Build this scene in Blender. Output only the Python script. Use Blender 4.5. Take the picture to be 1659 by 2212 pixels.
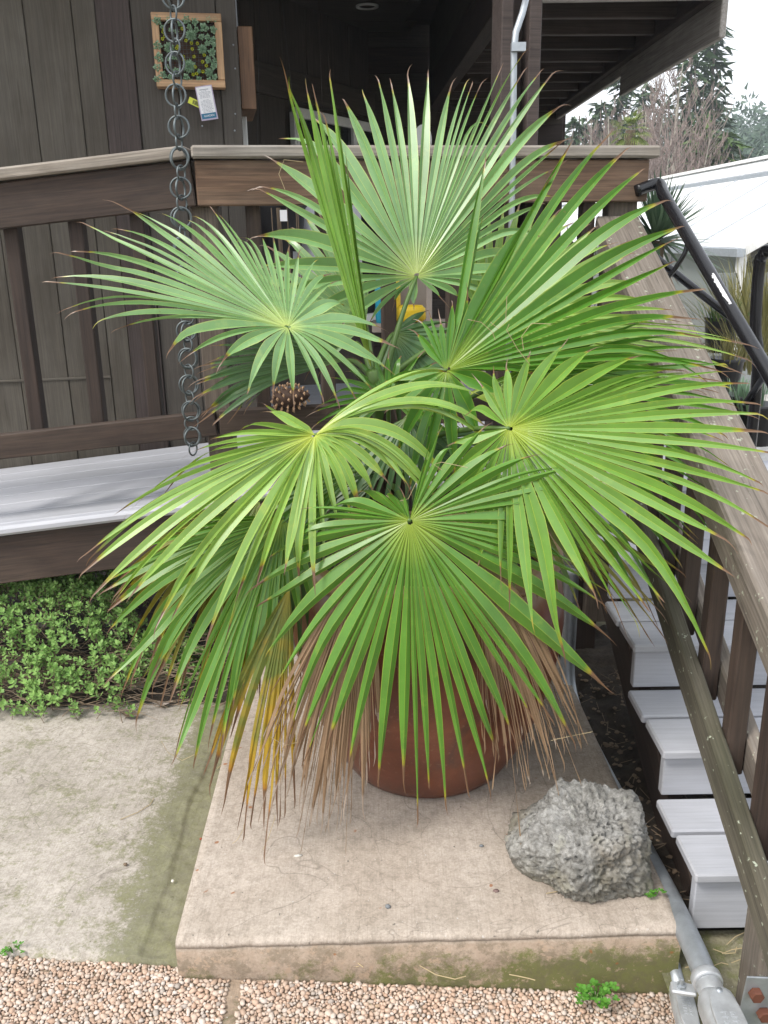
import bpy, bmesh, math, random
from mathutils import Vector, Matrix, noise
R = math.radians
rnd = random.Random(7)
S = bpy.context.scene
for o in list(bpy.data.objects): bpy.data.objects.remove(o)

# ------------------------------------------------------------------ camera
EYE = 1.60; PITCH = R(17.5); ROLL = R(.95); FOC = 1900.0 / 1659.0
cam_d = bpy.data.cameras.new('camera'); cam = bpy.data.objects.new('camera', cam_d)
S.collection.objects.link(cam); S.camera = cam
cam_d.sensor_fit = 'HORIZONTAL'; cam_d.sensor_width = 36; cam_d.lens = 36 * FOC
cam_d.clip_start = .05; cam_d.clip_end = 1000
cam.matrix_world = Matrix.Translation((0, 0, EYE)) @ Matrix.Rotation(R(90) - PITCH, 4, 'X') @ Matrix.Rotation(-ROLL, 4, 'Z')
S.render.resolution_x = 768; S.render.resolution_y = 1024

# ------------------------------------------------------------------ sky, sun, exposure
W = bpy.data.worlds.new('World'); S.world = W; W.use_nodes = True
nt = W.node_tree; nt.nodes.clear()
sky = nt.nodes.new('ShaderNodeTexSky'); sky.sky_type = 'NISHITA'; sky.sun_disc = False
SUN_EL = R(52); SUN_ROT = R(232)
sky.sun_elevation = SUN_EL; sky.sun_rotation = SUN_ROT; sky.dust_density = 6; sky.air_density = 1.2
mixn = nt.nodes.new('ShaderNodeMix'); mixn.data_type = 'RGBA'; mixn.inputs[0].default_value = .8
mixn.inputs[7].default_value = (8.6, 8.9, 9.3, 1)
bg = nt.nodes.new('ShaderNodeBackground'); bg.inputs[1].default_value = .100
ow = nt.nodes.new('ShaderNodeOutputWorld')
nt.links.new(sky.outputs[0], mixn.inputs[6]); nt.links.new(mixn.outputs[2], bg.inputs[0]); nt.links.new(bg.outputs[0], ow.inputs[0])
sd = bpy.data.lights.new('sun', 'SUN'); sd.energy = 1.5; sd.angle = R(14); sd.color = (1, .96, .9)
sun = bpy.data.objects.new('sun', sd); S.collection.objects.link(sun)
# the Nishita rotation is measured from +Y towards +X
sdir = Vector((math.sin(SUN_ROT) * math.cos(SUN_EL), math.cos(SUN_ROT) * math.cos(SUN_EL), math.sin(SUN_EL)))
sun.rotation_euler = sdir.to_track_quat('Z', 'Y').to_euler()
S.view_settings.view_transform = 'Standard'; S.view_settings.look = 'None'
S.view_settings.gamma = 1; S.view_settings.use_curve_mapping = False
S.view_settings.exposure = 1.08
S.render.engine = 'CYCLES'

# ------------------------------------------------------------------ measuring helper: image point (1659 x 2212 units) -> place
def ray(u, v):
    a = (u - 829.5) / 1900.; b = (1106 - v) / 1900.
    c, s = math.cos(ROLL), math.sin(ROLL)
    a, b = a * c + b * s, -a * s + b * c
    cp, sp = math.cos(PITCH), math.sin(PITCH)
    return Vector((a, cp + b * sp, -sp + b * cp))
def at(u, v, y=None, z=None, x=None):
    r = ray(u, v)
    if y is not None: t = y / r.y
    elif z is not None: t = (z - EYE) / r.z
    else: t = x / r.x
    return Vector((r.x * t, r.y * t, EYE + r.z * t))
def on_plane(u, v, p0, n):
    r = ray(u, v); o = Vector((0, 0, EYE))
    return o + r * ((p0 - o).dot(n) / r.dot(n))

# ------------------------------------------------------------------ object helpers
COL = S.collection
PM = {}                                     # world matrices of parents
def mat_of(o): return PM.get(o.name, Matrix.Identity(4))
def tag(o, label=None, cat=None, group=None, kind=None):
    if label: o['label'] = label
    if cat: o['category'] = cat
    if group: o['group'] = group
    if kind: o['kind'] = kind
    return o
def link(name, data, parent=None, M=None):
    o = bpy.data.objects.new(name, data); COL.objects.link(o)
    M = M if M is not None else Matrix.Identity(4)
    PM[o.name] = M.copy()
    if parent is not None:
        o.parent = parent; o.matrix_local = mat_of(parent).inverted() @ M
    else: o.matrix_world = M
    return o
def thing(name, label, cat, loc=(0, 0, 0), group=None):
    o = link(name, None, None, Matrix.Translation(loc)); o.empty_display_size = .05
    return tag(o, label, cat, group)

class MB:
    def __init__(s): s.v = []; s.f = []; s.uv = []
    def quad(s, a, b, c, d, uv=None):
        n = len(s.v); s.v += [a, b, c, d]; s.f.append((n, n + 1, n + 2, n + 3)); s.uv += uv or [(0, 0), (1, 0), (1, 1), (0, 1)]
    def tri(s, a, b, c, uv=None):
        n = len(s.v); s.v += [a, b, c]; s.f.append((n, n + 1, n + 2)); s.uv += uv or [(0, 0), (1, 0), (.5, 1)]
    def box(s, x0, x1, y0, y1, z0, z1, M=None):
        n = len(s.v)
        vs = [Vector(p) for p in ((x0, y0, z0), (x1, y0, z0), (x1, y1, z0), (x0, y1, z0), (x0, y0, z1), (x1, y0, z1), (x1, y1, z1), (x0, y1, z1))]
        s.v += [M @ p for p in vs] if M else vs
        for q in ((0, 3, 2, 1), (4, 5, 6, 7), (0, 1, 5, 4), (1, 2, 6, 5), (2, 3, 7, 6), (3, 0, 4, 7)):
            s.f.append(tuple(n + k for k in q)); s.uv += [(0, 0), (1, 0), (1, 1), (0, 1)]
    def tube(s, pts, rad, k=8, cap=True):
        pts = [Vector(p) for p in pts]; n0 = len(s.v); L = len(pts)
        rr = rad if isinstance(rad, (list, tuple)) else [rad] * L
        prev = None
        for i, p in enumerate(pts):
            t = (pts[min(i + 1, L - 1)] - pts[max(i - 1, 0)]).normalized()
            if prev is None:
                a = t.cross(Vector((0, 0, 1)));
                if a.length < .05: a = t.cross(Vector((1, 0, 0)))
                a.normalize()
            else: a = (prev - t * prev.dot(t)).normalized()
            prev = a; b = t.cross(a)
            for j in range(k):
                an = 2 * math.pi * j / k
                s.v.append(p + (a * math.cos(an) + b * math.sin(an)) * rr[i])
        for i in range(L - 1):
            for j in range(k):
                q = (j + 1) % k
                s.f.append((n0 + i * k + j, n0 + i * k + q, n0 + (i + 1) * k + q, n0 + (i + 1) * k + j))
                s.uv += [(j / k, i / L), ((j + 1) / k, i / L), ((j + 1) / k, (i + 1) / L), (j / k, (i + 1) / L)]
        if cap:
            s.f.append(tuple(n0 + j for j in reversed(range(k)))); s.uv += [(0, 0)] * k
            s.f.append(tuple(n0 + (L - 1) * k + j for j in range(k))); s.uv += [(0, 0)] * k
    def lathe(s, prof, k=48, c=(0, 0, 0), wob=None):
        n0 = len(s.v); c = Vector(c)
        for i, (r, z) in enumerate(prof):
            for j in range(k):
                an = 2 * math.pi * j / k; q = r * (1 + (wob(an, z) if wob else 0))
                s.v.append(c + Vector((q * math.cos(an), q * math.sin(an), z)))
        for i in range(len(prof) - 1):
            for j in range(k):
                q = (j + 1) % k
                s.f.append((n0 + i * k + j, n0 + i * k + q, n0 + (i + 1) * k + q, n0 + (i + 1) * k + j)); s.uv += [(0, 0)] * 4
    def mesh(s, mat, smooth=False, sharp=None):
        me = bpy.data.meshes.new('m'); me.from_pydata([tuple(p) for p in s.v], [], s.f)
        if len(s.uv) == len(me.loops):
            u = me.uv_layers.new(name='UVMap')
            u.data.foreach_set('uv', [c for p in s.uv for c in p])
        if mat is not None: me.materials.append(mat)
        if smooth: me.polygons.foreach_set('use_smooth', [True] * len(me.polygons))
        me.update(); return me
    def build(s, name, mat, parent=None, M=None, smooth=False):
        return link(name, s.mesh(mat, smooth), parent, M)

def chamfer_mesh(sx, sy, sz, mat, ch=.004):
    bm = bmesh.new(); bmesh.ops.create_cube(bm, size=1)
    for v in bm.verts: v.co = Vector((v.co.x * sx, v.co.y * sy, v.co.z * sz))
    bmesh.ops.bevel(bm, geom=bm.edges[:], offset=min(ch, .3 * min(sx, sy, sz)), segments=1, affect='EDGES')
    me = bpy.data.meshes.new('m'); bm.to_mesh(me); bm.free(); me.materials.append(mat); return me
def frame_x(d, up=(0, 0, 1)):
    x = Vector(d).normalized(); up = Vector(up); y = up.cross(x)
    if y.length < 1e-4: y = Vector((0, 1, 0))
    y.normalize(); z = x.cross(y)
    return Matrix((x, y, z)).transposed().to_4x4()
def plank(name, p0, p1, wid, thick, mat, parent=None, up=(0, 0, 1), ch=.004):
    """a board from p0 to p1: wid across (level), thick along up"""
    p0 = Vector(p0); p1 = Vector(p1)
    M = Matrix.Translation((p0 + p1) / 2) @ frame_x(p1 - p0, up)
    return link(name, chamfer_mesh((p1 - p0).length, wid, thick, mat, ch), parent, M)

# ------------------------------------------------------------------ materials
def new_mat(name):
    m = bpy.data.materials.new(name); m.use_nodes = True
    n = m.node_tree; b = n.nodes['Principled BSDF']; return m, n, b
def N(n, t, **kw):
    x = n.nodes.new(t)
    for k, v in kw.items(): setattr(x, k, v)
    return x
def ramp(n, fac, stops):
    r = N(n, 'ShaderNodeValToRGB'); el = r.color_ramp.elements
    while len(el) < len(stops): el.new(.5)
    for e, (p, c) in zip(el, stops): e.position = p; e.color = (*c, 1) if len(c) == 3 else c
    n.links.new(fac, r.inputs[0]); return r.outputs[0]
def mixc(n, fac, a, b, blend='MIX'):
    m = N(n, 'ShaderNodeMix', data_type='RGBA', blend_type=blend)
    for s, v in ((0, fac), (6, a), (7, b)):
        if isinstance(v, (int, float)): m.inputs[s].default_value = v
        elif isinstance(v, tuple): m.inputs[s].default_value = (*v, 1)
        else: n.links.new(v, m.inputs[s])
    return m.outputs[2]
def coords(n, scale=(1, 1, 1), rand=True, kind='Object'):
    tc = N(n, 'ShaderNodeTexCoord'); mp = N(n, 'ShaderNodeMapping'); mp.inputs['Scale'].default_value = scale
    n.links.new(tc.outputs[kind], mp.inputs[0])
    if rand:
        oi = N(n, 'ShaderNodeObjectInfo'); mm = N(n, 'ShaderNodeMath', operation='MULTIPLY'); mm.inputs[1].default_value = 37.
        n.links.new(oi.outputs['Random'], mm.inputs[0]); n.links.new(mm.outputs[0], mp.inputs['Location'])
    return mp.outputs[0]
def nz(n, vec, sc, det=6, rough=.6, dist=0):
    t = N(n, 'ShaderNodeTexNoise'); t.inputs['Scale'].default_value = sc; t.inputs['Detail'].default_value = det
    t.inputs['Roughness'].default_value = rough; t.inputs['Distortion'].default_value = dist
    n.links.new(vec, t.inputs['Vector']); return t.outputs['Fac']
def bump(n, b, h, st=.3, dist=.01):
    x = N(n, 'ShaderNodeBump'); x.inputs['Strength'].default_value = st; x.inputs['Distance'].default_value = dist
    n.links.new(h, x.inputs['Height']); n.links.new(x.outputs[0], b.inputs['Normal'])
def plain(name, col, rough=.6, metal=0, var=.12, sc=8, spec=.5):
    m, n, b = new_mat(name); v = coords(n)
    f = nz(n, v, sc); lo = tuple(c * (1 - var) for c in col); hi = tuple(min(1, c * (1 + var)) for c in col)
    n.links.new(ramp(n, f, [(.3, lo), (.7, hi)]), b.inputs['Base Color'])
    b.inputs['Roughness'].default_value = rough; b.inputs['Metallic'].default_value = metal; b.inputs['Specular IOR Level'].default_value = spec
    return m
def wood(name, dark, light, stain=None, stain_amt=.5, rough=.75, grain=1., lichen=0, bstr=.35, fineamt=.6):
    m, n, b = new_mat(name)
    v = coords(n, (1.3, 22 * grain, 22 * grain)); g = nz(n, v, 2.2, 8, .65, .6)
    c = ramp(n, g, [(.28, dark), (.72, light)])
    v2 = coords(n, (1.1, 3, 3)); bl = nz(n, v2, 1.7, 4, .6)
    if stain: c = mixc(n, ramp(n, bl, [(.42, (0, 0, 0)), (.68, (stain_amt,) * 3)]), c, stain)
    v3 = coords(n, (2, 90, 90)); fine = nz(n, v3, 2., 3, .5)
    c = mixc(n, fineamt, c, ramp(n, fine, [(.3, (.5, .5, .5)), (.7, (1.3, 1.3, 1.3))]), 'MULTIPLY')
    v5 = coords(n, (3, 70, 70)); ck = nz(n, v5, 1.3, 2, .5)          # dark checks and knots
    c = mixc(n, ramp(n, ck, [(.66, (0, 0, 0)), (.72, (fineamt,) * 3)]), c, tuple(k * .45 for k in dark))
    v6 = coords(n, (1, 1, 1)); dirt = nz(n, v6, 3.3, 6, .7, .4)
    c = mixc(n, fineamt * .8, c, ramp(n, dirt, [(.35, (.68, .66, .64)), (.62, (1.1, 1.1, 1.1))]), 'MULTIPLY')
    if lichen:
        v4 = coords(n, (1, 1, 1)); l = nz(n, v4, 55, 3, .5)
        c = mixc(n, ramp(n, l, [(.66, (0, 0, 0)), (.71, (lichen,) * 3)]), c, (.42, .46, .36))
    n.links.new(c, b.inputs['Base Color']); b.inputs['Roughness'].default_value = rough
    bump(n, b, g, bstr, .004); return m

M_wall = wood('weathered_siding', (.070, .059, .045), (.100, .086, .067), (.18, .168, .145), .30, .8, .8, 0, .4, .4)
M_wall2 = wood('sawn_siding', (.064, .055, .046), (.088, .077, .064), (.12, .105, .09), .25, .8, 2.2, 0, .4, .4)
M_trim = wood('purple_brown_trim', (.048, .034, .030), (.078, .058, .052), (.035, .026, .023), .4)
M_dark = wood('dark_stained_wood', (.016, .0095, .0072), (.040, .024, .018), (.045, .029, .021), .5)
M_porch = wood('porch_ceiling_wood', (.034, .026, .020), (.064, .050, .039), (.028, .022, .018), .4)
M_rail = wood('dark_rail_wood', (.018, .0105, .0078), (.058, .036, .0255), (.090, .064, .048), .5)
M_apron = wood('brown_rail_wood', (.070, .038, .022), (.175, .105, .064), (.21, .155, .11), .5)
M_cap = wood('grey_weathered_cap', (.15, .125, .10), (.31, .275, .235), (.36, .34, .31), .6, .85, .7)
M_post = wood('post_wood', (.085, .064, .05), (.19, .155, .125), (.06, .045, .036), .6, .8, 1.2)
M_stairrail = wood('grey_stair_rail', (.125, .102, .083), (.235, .203, .172), (.085, .073, .05), .5, .85, .9, .6)
M_stairgreen = wood('mossy_stair_rail', (.06, .053, .038), (.15, .133, .10), (.045, .048, .022), .65, .9, .9, .8)
M_fascia = wood('grey_fascia', (.30, .275, .25), (.40, .375, .35), (.34, .315, .29), .5)
M_comp = wood('grey_composite_deck', (.375, .385, .425), (.44, .45, .485), (.31, .315, .33), .5, .65, .5, 0, .12, .16)
M_frame = wood('cedar_frame', (.38, .22, .11), (.58, .38, .21), (.46, .25, .15), .4, .6, .5)
M_frame2 = wood('darker_cedar_frame', (.15, .075, .035), (.27, .145, .07), (.10, .05, .03), .4, .6, .5)

def concrete(name, c1, c2, moss=0, mossc=(.07, .09, .02), stains=(.2, .17, .13), mode=None, bst=.5):
    m, n, b = new_mat(name); v = coords(n, (1, 1, 1), False)
    a = nz(n, v, 2.9, 9, .68, .5); c = ramp(n, a, [(.36, c1), (.60, c2)])
    s = nz(n, v, 6.5, 6, .7, .3)
    c = mixc(n, ramp(n, s, [(.50, (0, 0, 0)), (.70, (.42,) * 3)]), c, stains)
    s2 = nz(n, v, 1.3, 8, .72, .2); c = mixc(n, .5, c, ramp(n, s2, [(.38, (.70, .69, .66)), (.58, (1.06, 1.06, 1.06))]), 'MULTIPLY')
    grit = nz(n, v, 38, 6, .8); c = mixc(n, .5, c, ramp(n, grit, [(.40, (.66, .65, .62)), (.54, (1.1, 1.1, 1.1))]), 'MULTIPLY')
    crk = nz(n, v, 2.1, 3, .5, 1.5); c = mixc(n, ramp(n, crk, [(.4975, (0, 0, 0)), (.4995, (.45,) * 3), (.5005, (.45,) * 3), (.5025, (0, 0, 0))]), c, (.12, .10, .08))
    fine = nz(n, v, 140, 3, .7)
    c = mixc(n, .55, c, ramp(n, fine, [(.3, (.66, .66, .66)), (.7, (1.22, 1.22, 1.22))]), 'MULTIPLY')
    vb = coords(n, (260, 8, 60), False); br = nz(n, vb, 1., 2, .5)
    c = mixc(n, .3, c, ramp(n, br, [(.32, (.62, .60, .58)), (.5, (1, 1, 1))]), 'MULTIPLY')
    pit = nz(n, v, 75, 2, .5)
    c = mixc(n, ramp(n, pit, [(.70, (0, 0, 0)), (.76, (.8,) * 3)]), c, (.11, .10, .085))
    lit = nz(n, v, 120, 1, .4)
    c = mixc(n, ramp(n, lit, [(.74, (0, 0, 0)), (.78, (.6,) * 3)]), c, (.55, .53, .50))
    tc = N(n, 'ShaderNodeTexCoord'); sx = N(n, 'ShaderNodeSeparateXYZ'); n.links.new(tc.outputs['Object'], sx.inputs[0])
    def band(sock, lo, hi):
        r = N(n, 'ShaderNodeMapRange'); r.inputs[1].default_value = lo; r.inputs[2].default_value = hi
        n.links.new(sock, r.inputs[0]); return r.outputs[0]
    def mul(p, q, op='MULTIPLY'):
        k = N(n, 'ShaderNodeMath', operation=op)
        for i, z in enumerate((p, q)):
            if isinstance(z, (int, float)): k.inputs[i].default_value = z
            else: n.links.new(z, k.inputs[i])
        return k.outputs[0]
    mn = nz(n, v, 11, 9, .82, .2)
    if mode == 'slab':       # moss creeping out of the gutter beside the raised pad
        near = band(sx.outputs[0], -.92, -.56)
        k = mul(mul(near, mul(near, near)), .52, 'MULTIPLY'); k = mul(k, mul(mn, .75), 'ADD')
        far = nz(n, v, 1.6, 4, .6); k = mul(k, mul(far, .22), 'ADD')
        spk = nz(n, v, 55, 8, .88); k = mul(k, mul(spk, .75), 'ADD')
        msk = ramp(n, k, [(.88, (0, 0, 0)), (1.0, (.70,) * 3)])
        mc = mixc(n, ramp(n, mn, [(.35, (0, 0, 0)), (.62, (1,) * 3)]), tuple(q * .55 for q in mossc), mossc)
        mc = mixc(n, ramp(n, spk, [(.3, (.7,) * 3), (.6, (0, 0, 0))]), mc, (.05, .05, .03))
        c = mixc(n, msk, c, mc)
    if mode == 'pad':        # damp green foot of the front face, darker right-hand end
        low = band(sx.outputs[2], -.012, -.17); rt = band(sx.outputs[0], -.3, .8)
        face = band(sx.outputs[2], -.012, -.03)
        k = mul(mul(low, .30), mul(rt, .20), 'ADD'); k = mul(mul(k, mul(mn, 1.0), 'ADD'), face)
        c = mixc(n, mul(face, .5), c, (.31, .215, .14))
        msk = ramp(n, k, [(.68, (0, 0, 0)), (.80, (.85,) * 3)]); c = mixc(n, msk, c, mossc)
        dk = nz(n, v, 17, 8, .8); k2 = mul(ramp(n, dk, [(.47, (0, 0, 0)), (.56, (.7,) * 3)]), face); c = mixc(n, mul(k2, .7), c, (.12, .10, .065))
        lk = nz(n, v, 31, 5, .7); k3 = mul(ramp(n, lk, [(.58, (0, 0, 0)), (.63, (.7,) * 3)]), face); c = mixc(n, k3, c, (.38, .28, .20))
        rust = nz(n, v, 26, 1, .3)
        c = mixc(n, mul(ramp(n, rust, [(.765, (0, 0, 0)), (.79, (.8,) * 3)]), 1.0), c, (.26, .10, .035))
    if moss:
        msk = ramp(n, mn, [(.60 - moss * .25, (0, 0, 0)), (.76 - moss * .2, (.9,) * 3)]); c = mixc(n, msk, c, mossc)
    n.links.new(c, b.inputs['Base Color']); b.inputs['Roughness'].default_value = .92; b.inputs['Specular IOR Level'].default_value = .25
    h = mixc(n, .5, fine, pit); bump(n, b, h, bst, .003); return m
M_pad = concrete('tan_concrete', (.395, .335, .28), (.465, .405, .35), 0, (.11, .125, .03), (.30, .255, .21), 'pad')
M_slab = concrete('grey_concrete', (.375, .34, .30), (.46, .42, .375), 0, (.165, .175, .06), (.31, .28, .24), 'slab')
M_mossg = concrete('mossy_concrete', (.15, .145, .09), (.24, .22, .15), .55, (.10, .12, .02))
M_path = concrete('pale_path', (.5, .49, .47), (.58, .57, .55))

def soil(name, c1, c2, sc=30):
    m, n, b = new_mat(name); v = coords(n, (1, 1, 1), False); f = nz(n, v, sc, 8, .75)
    n.links.new(ramp(n, f, [(.3, c1), (.7, c2)]), b.inputs['Base Color']); b.inputs['Roughness'].default_value = .95
    bump(n, b, f, .8, .02); return m
M_soil = soil('dark_soil', (.012, .009, .006), (.06, .045, .032))
M_ground = soil('ground_earth', (.06, .055, .03), (.16, .14, .09), 6)
M_hill = soil('wooded_hill_ground', (.03, .045, .02), (.08, .09, .05), .8)

def metal(name, col, rough, met=1., var=.15):
    m, n, b = new_mat(name); v = coords(n); f = nz(n, v, 25, 5, .7)
    n.links.new(ramp(n, f, [(.3, tuple(c * (1 - var) for c in col)), (.7, tuple(c * (1 + var) for c in col))]), b.inputs['Base Color'])
    r = N(n, 'ShaderNodeMapRange'); r.inputs[3].default_value = rough - .1; r.inputs[4].default_value = rough + .15
    n.links.new(f, r.inputs[0]); n.links.new(r.outputs[0], b.inputs['Roughness']); b.inputs['Metallic'].default_value = met
    return m
M_galv = metal('galvanised_steel', (.40, .43, .46), .5, .75)
M_cast = metal('cast_conduit_metal', (.50, .52, .54), .48, .6)
M_chain = metal('grey_green_chain_metal', (.13, .15, .155), .5, .75, .3)
M_rust = plain('rusted_bolt', (.13, .045, .025), .75)
M_black = plain('black_gloss_paint', (.008, .008, .010), .25, 0, .3)
M_chip = plain('bare_chipped_paint', (.62, .62, .62), .6)
M_white = plain('white_paint', (.72, .72, .70), .5)
M_whitef = plain('white_fabric', (.55, .56, .60), .8)
M_yellow = plain('yellow_plastic', (.75, .52, .02), .5)
M_teal = plain('teal_plastic', (.02, .33, .48), .5)
M_beige = plain('beige_shelf', (.30, .255, .22), .6)
M_cardw = plain('card_white', (.80, .80, .81), .5, 0, .02)
M_ink = plain('grey_ink', (.33, .34, .38), .7)
M_cardb = plain('card_blue', (.03, .16, .27), .5, 0, .03)
M_tagy = plain('tag_yellow', (.62, .66, .06), .5)
M_purple = plain('laminate_edge', (.45, .38, .50), .35)
M_string = plain('raffia_string', (.38, .30, .17), .8)
M_bark = wood('bark', (.10, .085, .07), (.22, .195, .16), None)
M_palebark = plain('pale_bark', (.33, .31, .26), .85, 0, .25)
M_twig = plain('bare_twig', (.235, .185, .165), .85, 0, .2)
M_dry = plain('dry_twig', (.17, .125, .085), .9, 0, .35)
M_fibre = plain('palm_fibre', (.045, .028, .018), .95, 0, .4, 60)
M_blackplastic = plain('black_plastic', (.012, .012, .014), .45)
M_cone = plain('cone_scale', (.42, .27, .16), .7, 0, .2, 60)
M_conedark = plain('cone_core', (.05, .025, .015), .8)

def glass(name, tint=(.03, .04, .045)):
    m, n, b = new_mat(name); b.inputs['Base Color'].default_value = (*tint, 1); b.inputs['Roughness'].default_value = .06
    b.inputs['Specular IOR Level'].default_value = .9; return m
M_glass = glass('window_glass', (.015, .018, .02))
M_ghglass = glass('greenhouse_glass', (.22, .24, .24))
def pane_mat():
    m, n, b = new_mat('greenhouse_poly'); b.inputs['Base Color'].default_value = (.86, .87, .88, 1); b.inputs['Roughness'].default_value = .4
    t = N(n, 'ShaderNodeBsdfTranslucent'); t.inputs[0].default_value = (.85, .87, .88, 1); mx = N(n, 'ShaderNodeMixShader'); mx.inputs[0].default_value = .3
    o = n.nodes['Material Output']; n.links.new(b.outputs[0], mx.inputs[1]); n.links.new(t.outputs[0], mx.inputs[2]); n.links.new(mx.outputs[0], o.inputs[0]); return m
M_poly = pane_mat()

def pot_mat():
    m, n, b = new_mat('terracotta_glaze'); v = coords(n, (1, 1, 1), False)
    f = nz(n, v, 5, 6, .65, .5); c = ramp(n, f, [(.3, (.075, .022, .011)), (.55, (.15, .042, .018)), (.78, (.22, .075, .032))])
    d = nz(n, v, 3.1, 5, .6, 1.2); c = mixc(n, ramp(n, d, [(.58, (0, 0, 0)), (.70, (.75,) * 3)]), c, (.05, .028, .022))
    sp = nz(n, v, 90, 2, .5); c = mixc(n, ramp(n, sp, [(.62, (0, 0, 0)), (.75, (.35,) * 3)]), c, (.25, .15, .09))
    tc = N(n, 'ShaderNodeTexCoord'); sx = N(n, 'ShaderNodeSeparateXYZ'); n.links.new(tc.outputs['Object'], sx.inputs[0])
    rr = N(n, 'ShaderNodeMapRange'); rr.inputs[1].default_value = .60; rr.inputs[2].default_value = .70; n.links.new(sx.outputs[2], rr.inputs[0])
    ad = N(n, 'ShaderNodeMath', operation='MULTIPLY'); n.links.new(rr.outputs[0], ad.inputs[0]); n.links.new(ramp(n, f, [(.3, (.5,) * 3), (.6, (1,) * 3)]), ad.inputs[1])
    c = mixc(n, ad.outputs[0], c, (.30, .20, .085))
    n.links.new(c, b.inputs['Base Color']); b.inputs['Roughness'].default_value = .33; bump(n, b, f, .12, .01); return m
M_pot = pot_mat()

def leaf_mat(name, base, edge, tip1=(.30, .27, .02), tip2=(.16, .09, .05), rough=.36, trans=.20, yellow=0, spec=.5, tipat=.93):
    m, n, b = new_mat(name)
    uv = N(n, 'ShaderNodeUVMap'); sx = N(n, 'ShaderNodeSeparateXYZ'); n.links.new(uv.outputs[0], sx.inputs[0])
    v = coords(n, (1, 1, 1)); f = nz(n, v, 6, 4, .6); sv = N(n, 'ShaderNodeMapping'); sv.inputs['Scale'].default_value = (34, 1.2, 1); n.links.new(uv.outputs[0], sv.inputs[0])
    st = nz(n, sv.outputs[0], 1.5, 3, .6)
    c = ramp(n, f, [(.3, tuple(k * .8 for k in base)), (.7, tuple(k * 1.22 for k in base))])
    c = mixc(n, .45, c, ramp(n, st, [(.3, (.78, .78, .78)), (.7, (1.2, 1.2, 1.2))]), 'MULTIPLY')
    # pale ribs: edge lines and the middle fold (u: 0 edge .. .5 fold .. 1 edge)
    e = N(n, 'ShaderNodeMath', operation='PINGPONG'); e.inputs[1].default_value = .5; n.links.new(sx.outputs[0], e.inputs[0])
    rib = ramp(n, e.outputs[0], [(.0, (.85,) * 3), (.055, (0, 0, 0)), (.47, (0, 0, 0)), (.5, (.7,) * 3)])
    c = mixc(n, rib, c, edge)
    # yellower near the hub
    hubf = ramp(n, sx.outputs[1], [(.0, (.85,) * 3), (.20, (0, 0, 0))]); c = mixc(n, hubf, c, tuple(min(1, x * 1.1) for x in edge))
    if yellow:
        yn = nz(n, v, 3.5, 4, .6); yy = N(n, 'ShaderNodeMath', operation='ADD'); n.links.new(yn, yy.inputs[0])
        k = N(n, 'ShaderNodeMath', operation='MULTIPLY'); k.inputs[1].default_value = .35; n.links.new(sx.outputs[1], k.inputs[0]); n.links.new(k.outputs[0], yy.inputs[1])
        c = mixc(n, ramp(n, yy.outputs[0], [(.62, (0, 0, 0)), (.75, (yellow,) * 3)]), c, (.42, .27, .02))
        c = mixc(n, ramp(n, yy.outputs[0], [(.80, (0, 0, 0)), (.90, (yellow,) * 3)]), c, (.17, .07, .03))
    # withered tips, each leaflet a little different
    oi = N(n, 'ShaderNodeObjectInfo'); tn0 = nz(n, v, 9, 2, .5); ra = N(n, 'ShaderNodeMath', operation='MULTIPLY_ADD'); ra.inputs[1].default_value = .8; ra.inputs[2].default_value = -.75; n.links.new(oi.outputs['Random'], ra.inputs[0]); ad0 = N(n, 'ShaderNodeMath', operation='ADD'); n.links.new(tn0, ad0.inputs[0]); n.links.new(ra.outputs[0], ad0.inputs[1]); tn = ad0.outputs[0]
    spt = nz(n, v, 130, 2, .5); c = mixc(n, ramp(n, spt, [(.70, (0, 0, 0)), (.75, (.55,) * 3)]), c, (.19, .15, .06))
    dst = nz(n, v, 14, 5, .7); c = mixc(n, ramp(n, dst, [(.58, (0, 0, 0)), (.75, (.35,) * 3)]), c, edge)
    ta = N(n, 'ShaderNodeMath', operation='MULTIPLY_ADD'); ta.inputs[1].default_value = .10; n.links.new(tn, ta.inputs[0]); n.links.new(sx.outputs[1], ta.inputs[2])
    c = mixc(n, ramp(n, ta.outputs[0], [(tipat + .005, (0, 0, 0)), (tipat + .04, (1,) * 3)]), c, tip1)
    c = mixc(n, ramp(n, ta.outputs[0], [(tipat + .037, (0, 0, 0)), (tipat + .052, (1,) * 3)]), c, tip2)
    n.links.new(c, b.inputs['Base Color']); b.inputs['Roughness'].default_value = rough; b.inputs['Specular IOR Level'].default_value = spec
    tr = N(n, 'ShaderNodeBsdfTranslucent'); tcx = mixc(n, 1.0, c, (1.5, 1.35, .6), 'MULTIPLY'); n.links.new(tcx, tr.inputs[0])
    mx = N(n, 'ShaderNodeMixShader'); mx.inputs[0].default_value = trans
    o = n.nodes['Material Output']; n.links.new(b.outputs[0], mx.inputs[1]); n.links.new(tr.outputs[0], mx.inputs[2]); n.links.new(mx.outputs[0], o.inputs[0])
    bump(n, b, st, .12, .002); return m
M_lf_blue = leaf_mat('palm_leaf_pale', (.175, .325, .125), (.48, .56, .16), rough=.32, spec=.75)  # sky sheen on these fans painted in as a paler base colour
M_lf_green = leaf_mat('palm_leaf_green', (.090, .225, .026), (.33, .42, .055), rough=.34, spec=.55)
M_lf_deep = leaf_mat('palm_leaf_deep_green', (.068, .19, .020), (.28, .37, .05), rough=.34, spec=.55)
M_lf_yel = leaf_mat('palm_leaf_yellowgreen', (.195, .34, .065), (.50, .55, .09), rough=.34, spec=.65)
M_lf_mid = leaf_mat('palm_leaf_mid_green', (.135, .275, .042), (.40, .47, .065), rough=.34, spec=.6)
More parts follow.
